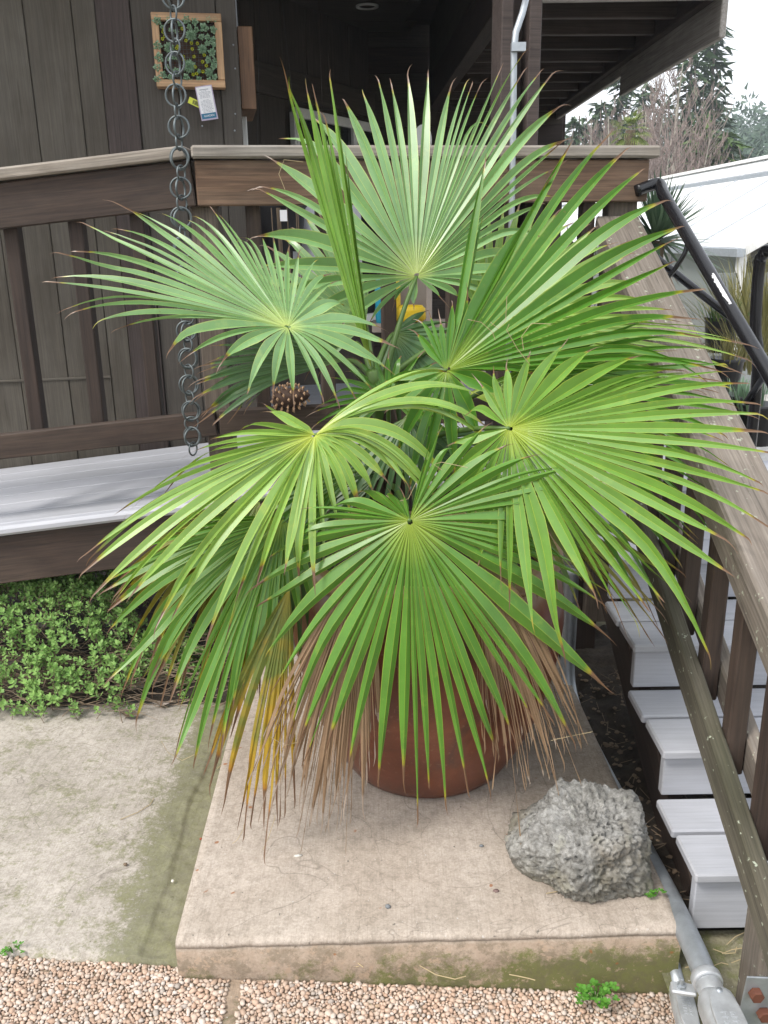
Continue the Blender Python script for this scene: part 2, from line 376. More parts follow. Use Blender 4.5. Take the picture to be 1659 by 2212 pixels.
M_lf_old = leaf_mat('palm_leaf_old', (.075, .145, .03), (.22, .27, .05), rough=.45, yellow=.35, tipat=.90)
M_lf_dying = leaf_mat('palm_leaf_dying', (.13, .17, .035), (.32, .26, .03), rough=.5, yellow=.95, tipat=.86, tip1=(.35, .16, .02))
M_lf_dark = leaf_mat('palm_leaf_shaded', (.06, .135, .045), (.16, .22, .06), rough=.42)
M_lf_dead = leaf_mat('palm_leaf_dead', (.26, .172, .105), (.36, .27, .18), tip1=(.20, .14, .09), tip2=(.31, .25, .20), rough=.7, trans=.1, spec=.2, tipat=.955)
M_petiole = plain('palm_petiole', (.075, .14, .025), .45, 0, .25, 12)
M_spear = leaf_mat('palm_spear_leaf', (.13, .27, .035), (.36, .42, .07), rough=.38, tipat=.95)

def foliage(name, c1, c2, trans=.2, rough=.6):
    m, n, b = new_mat(name); v = coords(n, (1, 1, 1), False); f = nz(n, v, 5, 4, .7); g = N(n, 'ShaderNodeNewGeometry')
    ad = N(n, 'ShaderNodeMath', operation='MULTIPLY_ADD'); ad.inputs[1].default_value = .5; n.links.new(g.outputs['Random Per Island'], ad.inputs[0])
    k = N(n, 'ShaderNodeMath', operation='MULTIPLY'); k.inputs[1].default_value = .5; n.links.new(f, k.inputs[0]); n.links.new(k.outputs[0], ad.inputs[2])
    c = ramp(n, ad.outputs[0], [(.2, c1), (.8, c2)]); n.links.new(c, b.inputs['Base Color']); b.inputs['Roughness'].default_value = rough
    tr = N(n, 'ShaderNodeBsdfTranslucent'); n.links.new(c, tr.inputs[0]); mx = N(n, 'ShaderNodeMixShader'); mx.inputs[0].default_value = trans
    o = n.nodes['Material Output']; n.links.new(b.outputs[0], mx.inputs[1]); n.links.new(tr.outputs[0], mx.inputs[2]); n.links.new(mx.outputs[0], o.inputs[0]); return m
M_cover = foliage('ground_cover_leaf', (.17, .33, .085), (.36, .56, .17), .3)
M_weed = foliage('weed_leaf', (.06, .19, .02), (.12, .32, .035))
M_conif = foliage('conifer_foliage', (.025, .055, .022), (.07, .12, .045))
M_conif2 = foliage('ivy_green_foliage', (.04, .085, .015), (.09, .16, .03))
M_oak = foliage('far_wood_foliage', (.045, .085, .055), (.09, .14, .09))  # bluish tint of distance haze mixed into the leaf colour
M_yucca = foliage('yucca_leaf', (.07, .13, .07), (.15, .23, .13))
M_fpalm = foliage('far_palm_leaf', (.10, .15, .03), (.24, .29, .06))
M_grass = foliage('tall_grass', (.13, .13, .035), (.28, .25, .09))
M_succ = foliage('succulent_leaf', (.13, .25, .13), (.32, .46, .30), .1, .5)
M_sedum = foliage('sedum_leaf', (.25, .33, .02), (.50, .50, .03), .2)
M_succred = foliage('reddish_succulent', (.08, .07, .05), (.16, .15, .10), .1)

# ------------------------------------------------------------------ ground, slabs, paving
def sheet(name, fn, xs, ys, mat, kind='structure', smooth=True):
    mb = MB(); nx = len(xs)
    mb.v = [Vector((x, y, fn(x, y))) for y in ys for x in xs]
    for j in range(len(ys) - 1):
        for i in range(nx - 1):
            a = j * nx + i; mb.f.append((a, a + 1, a + nx + 1, a + nx)); mb.uv += [(0, 0)] * 4
    return tag(mb.build(name, mat, None, None, smooth), kind=kind)
def lin(a, b, n): return [a + (b - a) * i / (n - 1) for i in range(n)]
def terr(x, y):
    z = -.30
    if y > 5: z -= min(.35, (y - 5) * .05)
    return z
def hillz(x, y): return terr(x, y) - .4 + max(0, y - 32) * .075 + 1.0 * noise.noise(Vector((x * .04, y * .04, 0)))
sheet('hillside', hillz, lin(-160, 160, 41), lin(32, 150, 24), M_hill)
sheet('ground', terr, lin(-220, 220, 45), [-60, -20, -5, 0, 2, 4] + lin(5, 32, 14) + lin(36, 400, 20), M_ground)

def slab_edge(x): return 1.724 + .092 * max(-.02, -.52 - x) if x > -1.2 else 1.786
def pave_z(x, y): return -.092 - .098 * min(1.0, max(0, (x + .55) / 1.25)) + .004 * noise.noise(Vector((x * 3, y * 3, 5)))
PAD = dict(x0=-.515, x1=.700, y0=1.700, y1=4.6)
# left slab with a slightly worn front edge
sheet('concrete_slab', lambda x, y: -.080 + .004 * noise.noise(Vector((x * 2, y * 2, 0))) - (.007 * min(1, max(0, (x + .615 + .02 * noise.noise(Vector((x * 9, y * 7, 2)))) / .012)) if y < 3 else 0) + (.004 * noise.noise(Vector((x * 30, y * 30, 0))) if x > -.66 else 0) - (.035 if y < slab_edge(x) else 0),
      lin(-4, -.7, 60) + lin(-.69, -.505, 40), lin(1.715, 1.80, 44) + lin(1.81, 3.1, 150) + lin(3.2, 5, 12), M_slab)
# raised pad: front edge a little uneven
bm = bmesh.new(); xs = lin(PAD['x0'], PAD['x1'], 60)
def edge_y(x): return PAD['y0'] + .014 * (x - .1) + .005 * noise.noise(Vector((x * 6, 0, 3)))
prof = [(-.22, .0), (-.10, .002), (-.024, .0), (-.0205, .006), (-.017, .0005), (-.008, .002), (-.0015, .009), (0, .022), (0, .2), (0, 1.2), (0, 2.9)]
rows = [[bm.verts.new((x - .022 * max(0, d) * (1 if x < 0 else .6), edge_y(x) + d + .003 * noise.noise(Vector((x * 25, z * 40, 1))), z + (.0018 * noise.noise(Vector((x * 5, d * 5, 2))) if z >= 0 else 0)))
         for x in xs] for (z, d) in prof]
for a, b_ in zip(rows, rows[1:]):
    for i in range(len(xs) - 1): bm.faces.new((a[i], a[i + 1], b_[i + 1], b_[i]))
for side in (0, -1):
    top = [r[side] for r in rows[6:]]
    low = [bm.verts.new((v.co.x, v.co.y, -.22)) for v in top]
    for i in range(len(top) - 1):
        q = (top[i], top[i + 1], low[i + 1], low[i]); bm.faces.new(q if side == 0 else q[::-1])
me = bpy.data.meshes.new('m'); bm.to_mesh(me); bm.free(); me.materials.append(M_pad)
me.polygons.foreach_set('use_smooth', [True] * len(me.polygons))
tag(link('concrete_pad', me), kind='structure')
# paving bed and its pebbles
M_bed = concrete('aggregate_mortar', (.22, .165, .12), (.36, .28, .21), .3, (.06, .08, .02))
sheet('paving_bed', lambda x, y: pave_z(x, y) - .012, lin(-3, .98, 40), lin(-3, 1.0, 8) + lin(1.05, 1.79, 14), M_bed)
def pebble_mat():
    m, n, b = new_mat('pink_pebble'); g = N(n, 'ShaderNodeNewGeometry')
    c = ramp(n, g.outputs['Random Per Island'], [(0, (.46, .31, .225)), (.35, (.55, .40, .305)), (.7, (.58, .47, .39)), (.93, (.62, .54, .48)), (1, (.36, .31, .27))])
    v = coords(n, (1, 1, 1), False); f = nz(n, v, 90, 3, .6); c = mixc(n, .55, c, ramp(n, f, [(.3, (.55, .54, .52)), (.7, (1.15, 1.15, 1.15))]), 'MULTIPLY')
    dd_ = nz(n, v, 5, 7, .75); c = mixc(n, ramp(n, dd_, [(.48, (0, 0, 0)), (.68, (.5,) * 3)]), c, (.23, .18, .13)); mo_ = nz(n, v, 8, 7, .8); c = mixc(n, ramp(n, mo_, [(.60, (0, 0, 0)), (.70, (.6,) * 3)]), c, (.14, .15, .05))
    n.links.new(c, b.inputs['Base Color']); b.inputs['Roughness'].default_value = .85; bump(n, b, f, .3, .003); return m
M_peb = pebble_mat()
bmi = bmesh.new(); bmesh.ops.create_icosphere(bmi, subdivisions=1, radius=1)
ICO_V = [v.co.copy() for v in bmi.verts]; ICO_F = [tuple(v.index for v in f.verts) for f in bmi.faces]; bmi.free()
pv = []; pf = []
JOINTS = [at(500, 2150, z=-.095).x, at(1360, 2180, z=-.15).x + 1.0, -1.30]
tries = 0; cells = {}
while tries < 110000:
    tries += 1
    x = rnd.uniform(-1.15, .72); y = rnd.uniform(1.44, 1.775 if x < -.52 else 1.715)
    if y > (slab_edge(x) - .006 if x < -.51 else 1.700 + .014 * (x - .1) - .004): continue
    if any(abs(x - j) < .017 for j in JOINTS): continue
    r = rnd.choice((.005, .006, .007, .0085)) if tries < 45000 else rnd.choice((.0028, .0035, .0042)); key = (int(x / .02), int(y / .02)); ok = True
    for a in (-1, 0, 1):
        for c in (-1, 0, 1):
            for (qx, qy, qr) in cells.get((key[0] + a, key[1] + c), ()):
                if (qx - x) ** 2 + (qy - y) ** 2 < (.74 * (qr + r)) ** 2: ok = False
    if not ok: continue
    cells.setdefault(key, []).append((x, y, r))
    q = Matrix.Rotation(rnd.uniform(0, 6.3), 3, 'Z'); sx_, sy_ = rnd.uniform(.9, 1.35), rnd.uniform(.75, 1.05); n0 = len(pv)
    z = pave_z(x, y) - .008 + rnd.uniform(-.0015, .0015)
    for v in ICO_V:
        w = q @ Vector((v.x * sx_ * r, v.y * sy_ * r, v.z * r * .75)); w *= 1.05 + .30 * rnd.uniform(-1, 1)
        pv.append((x + w.x, y + w.y, min(z + w.z, pave_z(x, y) - .0035 + .25 * w.z)))
    pf += [tuple(n0 + k for k in f) for f in ICO_F]
me = bpy.data.meshes.new('m'); me.from_pydata(pv, [], pf); me.materials.append(M_peb)
me.polygons.foreach_set('use_smooth', [True] * len(me.polygons))
tag(link('paving_pebbles', me), 'pinkish exposed pebbles set in the paving along the bottom', 'pebbles', kind='stuff')
# mossy strip at the foot of the stairs and dark soil under them
sheet('mossy_ground', lambda x, y: -.135 + .012 * noise.noise(Vector((x * 4, y * 4, 9))), lin(.66, 3.2, 26), lin(-3, 1.84, 30), M_mossg)
sheet('soil_bed', lambda x, y: -.10 + .05 * noise.noise(Vector((x * 5, y * 5, 9))) + .03 * noise.noise(Vector((x * 17, y * 17, 9))), lin(.66, 2.4, 50), lin(1.83, 3.6, 50), M_soil)
sheet('shrub_bed_soil', lambda x, y: -.065 + .03 * noise.noise(Vector((x * 5, y * 5, 4))), lin(-3.2, -.5, 60), lin(2.95, 4.4, 24), M_soil)
sheet('pale_path', lambda x, y: -.22, lin(1.95, 9, 4), lin(3.2, 11, 8), M_path)

# ------------------------------------------------------------------ house (turned about ten degrees)
PHI = R(10.1); U = Vector((math.cos(PHI), math.sin(PHI), 0)); Wd = Vector((-math.sin(PHI), math.cos(PHI), 0)); K = Vector((-.615, 3.08, 0))
def B(u, w, z): return K + U * u + Wd * w + Vector((0, 0, z))
WALL_W = 1.18
def wall_u(px, py, w=WALL_W): return (on_plane(px, py, B(0, w, 0), Wd) - K).dot(U)
house = thing('house', 'dark brown wood-sided house with covered porch and deep eaves behind the palm', 'house', B(-1, 1.5, -.3))
# siding boards of the left wall, seams as seen at mid height
seams = [wall_u(p, 300) for p in (-330, -230, -125, -28, 84, 184, 234, 306, 394, 484, 526)]
for i in range(len(seams) - 1):
    a, b_ = seams[i] + .0013, seams[i + 1] - .0013; trim = (i == 6)
    dw = -.012 if trim else .004 * ((i * 7) % 3 - 1) * .5
    top = 3.24
    m = M_trim if trim else (M_wall2 if i > 6 else M_wall)
    plank('siding_board', B((a + b_) / 2, WALL_W + .012 + dw, .2), B((a + b_) / 2, WALL_W + .012 + dw, top), b_ - a, .024, m, house, tuple(-Wd), .003)
link('wall_backing', chamfer_mesh(seams[-1] - seams[0], .05, 3., M_dark), house, Matrix.Translation(B((seams[0] + seams[-1]) / 2, WALL_W + .06, 1.65)) @ Matrix.Rotation(PHI, 4, 'Z'))
UC = seams[-1]
# horizontal flashing seam low on the wall
plank('wall_batten', B(seams[0], WALL_W - .003, at(200, 826, y=4.0).z), B(seams[5], WALL_W - .003, at(200, 826, y=4.0).z), .008, .012, M_wall, house)
# return wall at the corner, running back into the porch
for k in range(12):
    w0 = WALL_W + .03 + k * .19
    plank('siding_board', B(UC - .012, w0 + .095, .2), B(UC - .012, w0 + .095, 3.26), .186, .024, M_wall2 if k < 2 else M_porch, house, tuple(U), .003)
# glazed door in the return wall: pale jambs
door = link('side_door', chamfer_mesh(.03, .9, 2.05, M_glass), house, Matrix.Translation(B(UC + .012, WALL_W + .95, 1.72)) @ Matrix.Rotation(PHI, 4, 'Z'))
for w0 in (WALL_W + .34, WALL_W + .50, WALL_W + 1.42):
    plank('door_jamb', B(UC + .018, w0, .7), B(UC + .018, w0, 2.42), .035, .03, M_white, door, tuple(U))
# diagonal back wall of the porch with a white framed window
A0 = B(UC, WALL_W + 2.28, 0); DD = Vector((math.sin(R(27)), math.cos(R(27)), 0)); DN = Vector((-DD.y, DD.x, 0)) * -1
def D(t, z, off=0): return A0 + DD * t + Vector((0, 0, z)) + DN * off
for k in range(14):
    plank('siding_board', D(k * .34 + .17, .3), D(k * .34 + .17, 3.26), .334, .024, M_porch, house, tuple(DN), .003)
def dwall(px, py):
    p = on_plane(px, py, A0, DN); return (p - A0).dot(DD), p.z
t0, zt = dwall(623, 243); t1, _ = dwall(752, 275); t2, zt2 = dwall(862, 308)
win = link('porch_window', chamfer_mesh(t2 - t0, .03, 1.55, M_glass), house, Matrix.Translation(D((t0 + t2) / 2, zt - .80, .03)) @ frame_x(DD))
for (ta, tb, za, zb) in ((t0, t2, zt, zt), (t0, t2, zt - 1.6, zt - 1.6), (t0, t0, zt - 1.6, zt), (t2, t2, zt - 1.6, zt), (t1, t1, zt - 1.6, zt)):
    plank('window_frame', D(ta, za, .05), D(tb, zb, .05), .07, .045, M_white, win, tuple(DN))
plank('porch_header', D(0, zt + .18, .03), D(4.5, zt + .18, .03), .20, .05, M_porch, house, tuple(DN))
# porch ceiling, roof sheet and the eave
CEIL = 3.25
for k in range(10):
    w0 = .42 + k * .61
    plank('ceiling_panel', B(-2.4, w0 + .305, CEIL), B(1.0 + .17 * w0, w0 + .305, CEIL), .606, .02, M_porch, house, (0, 0, 1), .003)
plank('roof_sheet', B(-2.5, 3.4, CEIL + .05), B(2.0, 3.4, CEIL + .05), 6.0, .03, M_dark, house)

for uu in (-2.2, -1.2, -.15, .6): plank('outrigger', B(uu, -.1, CEIL + .05), B(uu, .5, CEIL + .05), .04, .09, M_trim, house)
plank('eave_gutter', B(-2.5, -.13, CEIL + .03), B(1.2, -.13, CEIL + .03), .06, .07, M_fascia, house)
lp = on_plane(793, 12, Vector((0, 0, CEIL - .012)), Vector((0, 0, 1)))
mb = MB(); mb.lathe([(.085, 0), (.085, -.012), (.070, -.014), (.066, 0), (.062, .02)], 40, (0, 0, 0)); light = mb.build('recessed_light', M_white, house, Matrix.Translation(lp), True)
mb = MB(); mb.lathe([(.064, -.004), (.05, .008), (.001, .009)], 32); mb.build('lamp_baffle', M_blackplastic, light, Matrix.Translation(lp), True)
# big porch beam running back, and the double post under it
def beam_x(y): return .615 - .036 * (y - 4.4)
def fasc_x(y): return 1.485 + .004 * (y - 4.55)
plank('porch_beam', (beam_x(3.25), 3.25, 2.72), (beam_x(8.3), 8.3, 2.72), .09, .24, M_dark, house)
plank('porch_bulkhead', (beam_x(3.25) - .01, 3.25, 3.06), (beam_x(8.3) - .01, 8.3, 3.06), .03, .42, M_porch, house)
pu = [wall_u(px, 200, .10) for px in (1081, 1106, 1140, 1166)]
post = link('porch_post', chamfer_mesh(pu[1] - pu[0], .12, 2.3, M_trim), house, Matrix.Translation(B((pu[0] + pu[1]) / 2, .16, 1.8)) @ Matrix.Rotation(PHI, 4, 'Z'))
link('porch_post', chamfer_mesh(pu[3] - pu[2], .12, 2.3, M_trim), house, Matrix.Translation(B((pu[2] + pu[3]) / 2, .16, 1.8)) @ Matrix.Rotation(PHI, 4, 'Z'))
link('post_filler', chamfer_mesh(pu[2] - pu[1] - .004, .05, 2.3, M_dark), house, Matrix.Translation(B((pu[1] + pu[2]) / 2, .19, 1.8)) @ Matrix.Rotation(PHI, 4, 'Z'))
# open rafters right of the post and the edge beam
JZ = 2.60
for k in range(11):
    y = 4.46 + k * .381
    plank('rafter', (beam_x(y) + .047, y, JZ + .095), (fasc_x(y), y + .05, JZ + .095), .045, .19, M_trim if k % 3 else M_dark, house)
plank('edge_beam', (fasc_x(4.42) + .028, 4.42, JZ + .085), (fasc_x(8.9) + .028, 8.9, JZ + .085), .05, .20, M_trim, house)
plank('fascia_board', (fasc_x(4.40) + .070, 4.40, 2.585), (fasc_x(6.15) + .070, 6.15, 2.585), .03, .33, M_fascia, house)
plank('fascia_board', (fasc_x(6.16) + .070, 6.16, 2.635), (fasc_x(9) + .070, 9, 2.635), .03, .20, M_fascia, house)
plank('fascia_board', (beam_x(4.4) - .05, 4.395, JZ + .10), (fasc_x(4.4) + .055, 4.395, JZ + .10), .03, .26, M_fascia, house)
plank('roof_sheet', (1.12, 4.41, JZ + .215), (1.12, 9, JZ + .215), 1.2, .03, M_dark, house)
# horizontal boards closing the far end of the porch
link('end_wall_backing', chamfer_mesh(2.3, .04, 3.0, M_dark), house, Matrix.Translation((.5, 8.40, 1.9)))
for k in range(14):
    plank('end_wall_board', (-.6, 8.35, .5 + k * .21), (1.62, 8.35, .5 + k * .21), .024, .2085, M_porch if k % 3 else M_dark, house)
# nail heads on the siding
for (px, py) in ((437, 272), (504, 97), (508, 148), (508, 246), (507, 282), (232, 440), (298, 460)):
    p = on_plane(px, py, B(0, WALL_W - .002, 0), Wd); mb = MB(); mb.lathe([(.004, 0), (.003, .002), (.0001, .0025)], 10)
    mb.build('nail_head', M_galv, house, Matrix.Translation(p) @ Matrix.Rotation(PHI, 4, 'Z') @ Matrix.Rotation(R(90), 4, 'X'), True)
# conduit on the post
cp = [at(1141, -20, y=3.30), at(1128, 30, y=3.24), at(1114, 70, y=3.22), at(1110, 110, y=3.215), at(1108, 300, y=3.22), at(1103, 600, y=3.23)]
cp.append(Vector((cp[-1].x, cp[-1].y, .76)))
cd = thing('wall_conduit', 'thin galvanised conduit running up the dark porch post', 'conduit', cp[-1])
mb = MB(); mb.tube(cp, .011, 12); mb.build('pipe', M_galv, cd, None, True)
p = at(1112, 102, y=3.205); mb = MB(); mb.box(-.012, .035, -.012, .012, -.013, .013); mb.build('pipe_strap', M_galv, cd, Matrix.Translation(p))

# ------------------------------------------------------------------ ramp and landing deck
RS = .073 / .65                                   # ramp falls to the left
def Rp(x, y, z): return Vector((x, y, z - RS * max(0, (K.x - x))))
ramp_t = thing('access_ramp', 'grey composite ramp falling to the left behind the leafy shrub', 'ramp', (-1.2, 3.1, -.1))
DZ = .705
for k in range(7):
    y0 = 3.06 + k * .142
    a, b_ = Rp(-2.9, y0 + .07, DZ - .013), Rp(K.x + .02, y0 + .07, DZ - .013)
    plank('deck_board', a, b_, .1385, .026, M_comp, ramp_t, (0, 0, 1), .003)
plank('edge_nosing', Rp(-2.9, 3.030, DZ - .016), Rp(K.x + .02, 3.030, DZ - .016), .055, .036, M_comp, ramp_t, (0, 0, 1), .012)
plank('skirt_board', Rp(-2.9, 3.055, DZ - .145), Rp(K.x + .02, 3.055, DZ - .125), .04, .185, M_rail, ramp_t)
plank('ramp_joist', Rp(-2.9, 3.75, DZ - .14), Rp(K.x, 3.75, DZ - .14), .04, .18, M_dark, ramp_t)
deck = thing('porch_deck', 'grey composite landing deck behind the palm', 'deck', B(.7, .3, -.1))
for k in range(16):
    plank('deck_board', B(.012, .03 + k * .142, DZ + .012), B(1.95 if k > 1 else 1.9, .03 + k * .142, DZ + .012), .1385, .026, M_comp, deck, (0, 0, 1), .003)
plank('edge_nosing', B(.012, -.068, DZ + .010), B(1.62, -.068, DZ + .010), .05, .034, M_comp, deck, (0, 0, 1), .01)
plank('skirt_board', B(.012, -.05, DZ - .10), B(1.62, -.05, DZ - .10), .04, .185, M_rail, deck)
for uu in (.05, .8, 1.5): plank('deck_post', B(uu, .1, -.3), B(uu, .1, DZ - .02), .09, .09, M_dark, deck, (0, 1, 0))

# ------------------------------------------------------------------ railings
rr = thing('ramp_railing', 'dark wooden ramp railing with grey cap left of the rain chain', 'railing', (-1.2, 3.08, .6))
CAPZ = at(400, 330, y=3.06).z; APZ = CAPZ - .075; LRZ = at(430, 911, y=3.08).z
RSL = (at(400, 330, y=3.06).z - at(0, 378, y=3.06).z) / (at(400, 330, y=3.06).x - at(0, 378, y=3.06).x)
def RR(x, z, y=3.08): return Vector((x, y, z - RSL * max(0, K.x - x)))
kx = K.x
plank('rail_cap', RR(-2.6, CAPZ, 3.085), RR(kx, CAPZ, 3.085), .14, .038, M_cap, rr, (0, 0, 1), .006)
plank('rail_apron', RR(-2.6, CAPZ - .093, 3.06), RR(kx + .012, CAPZ - .093, 3.06), .038, .142, M_rail, rr)
plank('lower_rail', RR(-2.6, LRZ, 3.06), RR(kx + .03, LRZ, 3.06), .038, .088, M_rail, rr)
for px in (-110, 43, 181, 312):
    x = at(px, 620, y=3.10).x
    plank('baluster', RR(x, LRZ - .02, 3.105), RR(x, CAPZ - .03, 3.105), .048, .05, M_dark, rr, (0, 1, 0))
dr = thing('deck_railing', 'brown wooden deck railing with grey weathered cap behind the palm', 'railing', B(.8, 0, .7))
UE = (Vector((.95, 3.36, 0)) - K).dot(U)
plank('rail_cap', B(.008, .01, CAPZ), B(UE + .03, .01, CAPZ), .14, .040, M_cap, dr, (0, 0, 1), .007)
plank('rail_apron', B(.016, -.02, CAPZ - .094), B(UE - .0, -.02, CAPZ - .094), .038, .14, M_apron, dr)
plank('lower_rail', B(.035, -.02, LRZ), B(UE - .05, -.02, LRZ), .038, .09, M_rail, dr)
plank('railing_post', B(.042, .045, .05), B(.042, .045, CAPZ - .022), .09, .09, M_post, dr, (0, 1, 0))
plank('railing_post', B(UE - .065, .045, .05), B(UE - .065, .045, CAPZ - .022), .105, .09, M_post, dr, (0, 1, 0))
for px in (552, 700, 838, 980, 1090, 1187, 1262):
    p = on_plane(px, 560, B(0, .025, 0), Wd); uu = (p - K).dot(U)
    plank('baluster', B(uu, .026, LRZ - .03), B(uu, .026, CAPZ - .03), .05, .045, M_rail, dr, tuple(Wd))

# ------------------------------------------------------------------ stairs
st = thing('stairs', 'grey composite stairs climbing to the deck at the right', 'stairs', (1.4, 2.3, -.13))
SX0 = .745; SX1 = 2.0
TR = [(.10, 1.77), (.255, 2.064), (.41, 2.393), (.565, 2.72)]
TR.append((.72, 3.05))
for i, (z, y) in enumerate(TR):
    d = (TR[i + 1][1] - y) if i + 1 < len(TR) else .33
    plank('tread_board', (SX0, y + d * .27, z - .0125), (SX1, y + d * .27, z - .0125), d * .52, .027, M_comp, st, (0, 0, 1), .005)
    plank('tread_board', (SX0 - .004, y + d * .79 + .01, z - .0145), (SX1, y + d * .79 + .01, z - .0145), d * .47, .026, M_comp, st, (0, 0, 1), .005)
    zb = (TR[i - 1][0] if i else -.085)
    plank('riser', (SX0 + .012, y + .042, (z - .028 + zb) / 2), (SX1, y + .042, (z - .028 + zb) / 2), .03, z - .030 - zb, M_comp, st, (0, 0, 1), .003)
for xs_ in (SX0 + .07, 1.3, 1.95):
    plank('stringer', (xs_, 1.95, -.12), (xs_, 3.3, .525), .04, .17, M_dark, st)
# sloping stair railing
sr = thing('stair_railing', 'broad grey weathered stair railing sloping down at the right edge', 'railing', (.86, 1.55, -.13))
SL = .478
def capz(y): return .848 + SL * (y - 1.645)
upv = Vector((0, -SL, 1)).normalized()
def S3(x, y, off): return Vector((x, y, capz(y))) + upv * off
plank('rail_cap', S3(.856, 1.05, -.02), S3(.856, 3.33, -.02), .152, .040, M_stairrail, sr, tuple(upv), .006)
plank('upper_rail_board', S3(.815, 1.05, -.088), S3(.815, 3.30, -.088), .036, .090, M_stairrail, sr, tuple(upv))
plank('upper_rail_board', S3(.905, 1.05, -.088), S3(.905, 3.30, -.088), .036, .090, M_stairrail, sr, tuple(upv))
def lowz(y): return .205 + SL * (y - 1.548)
def S4(x, y): return Vector((x, y, lowz(y)))
plank('lower_rail_board', S4(.807, 1.30), S4(.807, 3.05), .040, .092, M_stairgreen, sr, tuple(upv), .005)
plank('lower_rail_board', S4(.897, 1.42), S4(.897, 3.05), .038, .090, M_stairrail, sr, tuple(upv), .005)
for k in range(9):
    y = 1.50 + k * .198
    plank('baluster', (.852, y, lowz(y) - .06), (.852, y, capz(y) - .05), .046, .046, M_rail, sr, (0, 1, 0))
nb = at(1655, 2130, y=1.36)
plank('newel_post', (.858, 1.600, -.15), (.858, 1.600, .165), .088, .088, M_stairrail, sr, (0, 1, 0), .006)
br = link('post_bracket', chamfer_mesh(.115, .005, .17, M_galv), sr, Matrix.Translation((.842, 1.552, -.075)) @ Matrix.Rotation(R(4), 4, 'Y'))
for (dx, dz) in ((-.030, .045), (-.006, -.012), (.038, .045)):
    mb = MB(); mb.lathe([(.016, 0), (.016, .014), (.0135, .017), (.0001, .017)], 6); mb.build('bolt', M_rust, br, Matrix.Translation((.842 + dx, 1.549, -.075 + dz)) @ Matrix.Rotation(R(90), 4, 'X'))

# ------------------------------------------------------------------ black pipe handrails
def smooth_path(pts, sub=6):
    pts = [Vector(p) for p in pts]; out = []
    for i in range(len(pts) - 1):
        p0, p1, p2, p3 = pts[max(i - 1, 0)], pts[i], pts[i + 1], pts[min(i + 2, len(pts) - 1)]
        for s in range(sub):
            t = s / sub
            out.append(.5 * ((2 * p1) + (p2 - p0) * t + (2 * p0 - 5 * p1 + 4 * p2 - p3) * t * t + (3 * p1 - p0 - 3 * p2 + p3) * t ** 3))
    out.append(pts[-1]); return out
hr = thing('pipe_handrail', 'black painted pipe handrail with chipped paint beside the stair railing', 'handrail', (1.1, 2.6, 0))
h0 = at(1376, 412, y=3.30); h1 = at(1402, 402, y=3.32); h2 = at(1424, 398, y=3.32)
sl0 = Vector((h2.x + .012, 3.28, h2.z - .02))
def HX(px, py): return at(px, py, x=None, y=None, z=None)
hp = [h0, h1, h2 - Vector((.006, 0, .0)), sl0]
e0 = at(1432, 418, y=3.26); e1 = at(1659, 805, x=1.10); e2 = e1 + (e1 - e0) * .8
mb = MB(); mb.tube(smooth_path([h0, h1, h2, e0]) + [e0.lerp(e1, .3), e0.lerp(e1, .7), e1, e2], .021, 14); mb.build('pipe', M_black, hr, None, True)
q0 = e0.lerp(e1, .28); mb = MB(); mb.tube(smooth_path([q0 + Vector((0, 0, -.018)), q0 + Vector((-.01, .0, -.06)), q0 + Vector((-.05, .02, -.13)), q0 + Vector((-.10, .03, -.16))]), .008, 8); mb.build('support_arm', M_black, hr, None, True)
# chipped patch: a thin bare flake ring on the upper side of the pipe
ax = (e1 - e0).normalized(); up_ = (Vector((0, 0, 1)) - ax * ax.z).normalized(); sd_ = ax.cross(up_)
mb = MB()
for k in range(22):
    s = (at(1537, 590, y=2.2) - e0).length
    s0 = (e1 - e0).length * (.525 + .0075 * k); wv = .25 + .45 * abs(noise.noise(Vector((k * .7, 0, 0)))) + .25 * math.sin(k / 21 * 3.14)
    for j in range(3):
        a0 = .25 + wv * (j / 3 - .1); a1 = .25 + wv * ((j + 1) / 3 - .1); c0 = e0 + ax * s0; c1 = c0 + ax * (e1 - e0).length * .0078
        f = lambda c, a: c + (up_ * math.cos(a) - sd_ * math.sin(a) * -1) * .0214
        mb.quad(f(c0, a0), f(c1, a0), f(c1, a1), f(c0, a1))
mb.build('chipped_patch', M_chip, hr)
h2t = thing('pipe_handrail', 'second black pipe handrail with rounded end at the far right edge', 'handrail', (2.0, 3.6, -.2))
a_ = [at(1632, 860, y=3.3), at(1632, 700, y=3.3), at(1640, 575, y=3.3), at(1648, 552, y=3.28), at(1662, 540, y=3.25), at(1700, 560, y=3.1), at(1760, 640, y=2.9)]
a_.insert(0, Vector((a_[0].x, a_[0].y, -.2)))
mb = MB(); mb.tube(smooth_path(a_), .021, 12); mb.build('pipe', M_black, h2t, None, True)
mb = MB(); mb.tube([at(1612, 870, y=3.3) , at(1659, 800, y=3.2), at(1720, 700, y=3.1)], .013, 10); mb.build('brace', M_black, h2t, None, True)
h3t = thing('lower_pipe_rail', 'thin black sloping pipe seen below the handrail over the stair cap', 'handrail', at(1540, 650, y=3.6))
mb = MB(); mb.tube([at(1395, 540, y=3.6), at(1478, 606, y=3.6), at(1588, 692, y=3.5)], .016, 10); mb.build('pipe', M_black, h3t, None, True)

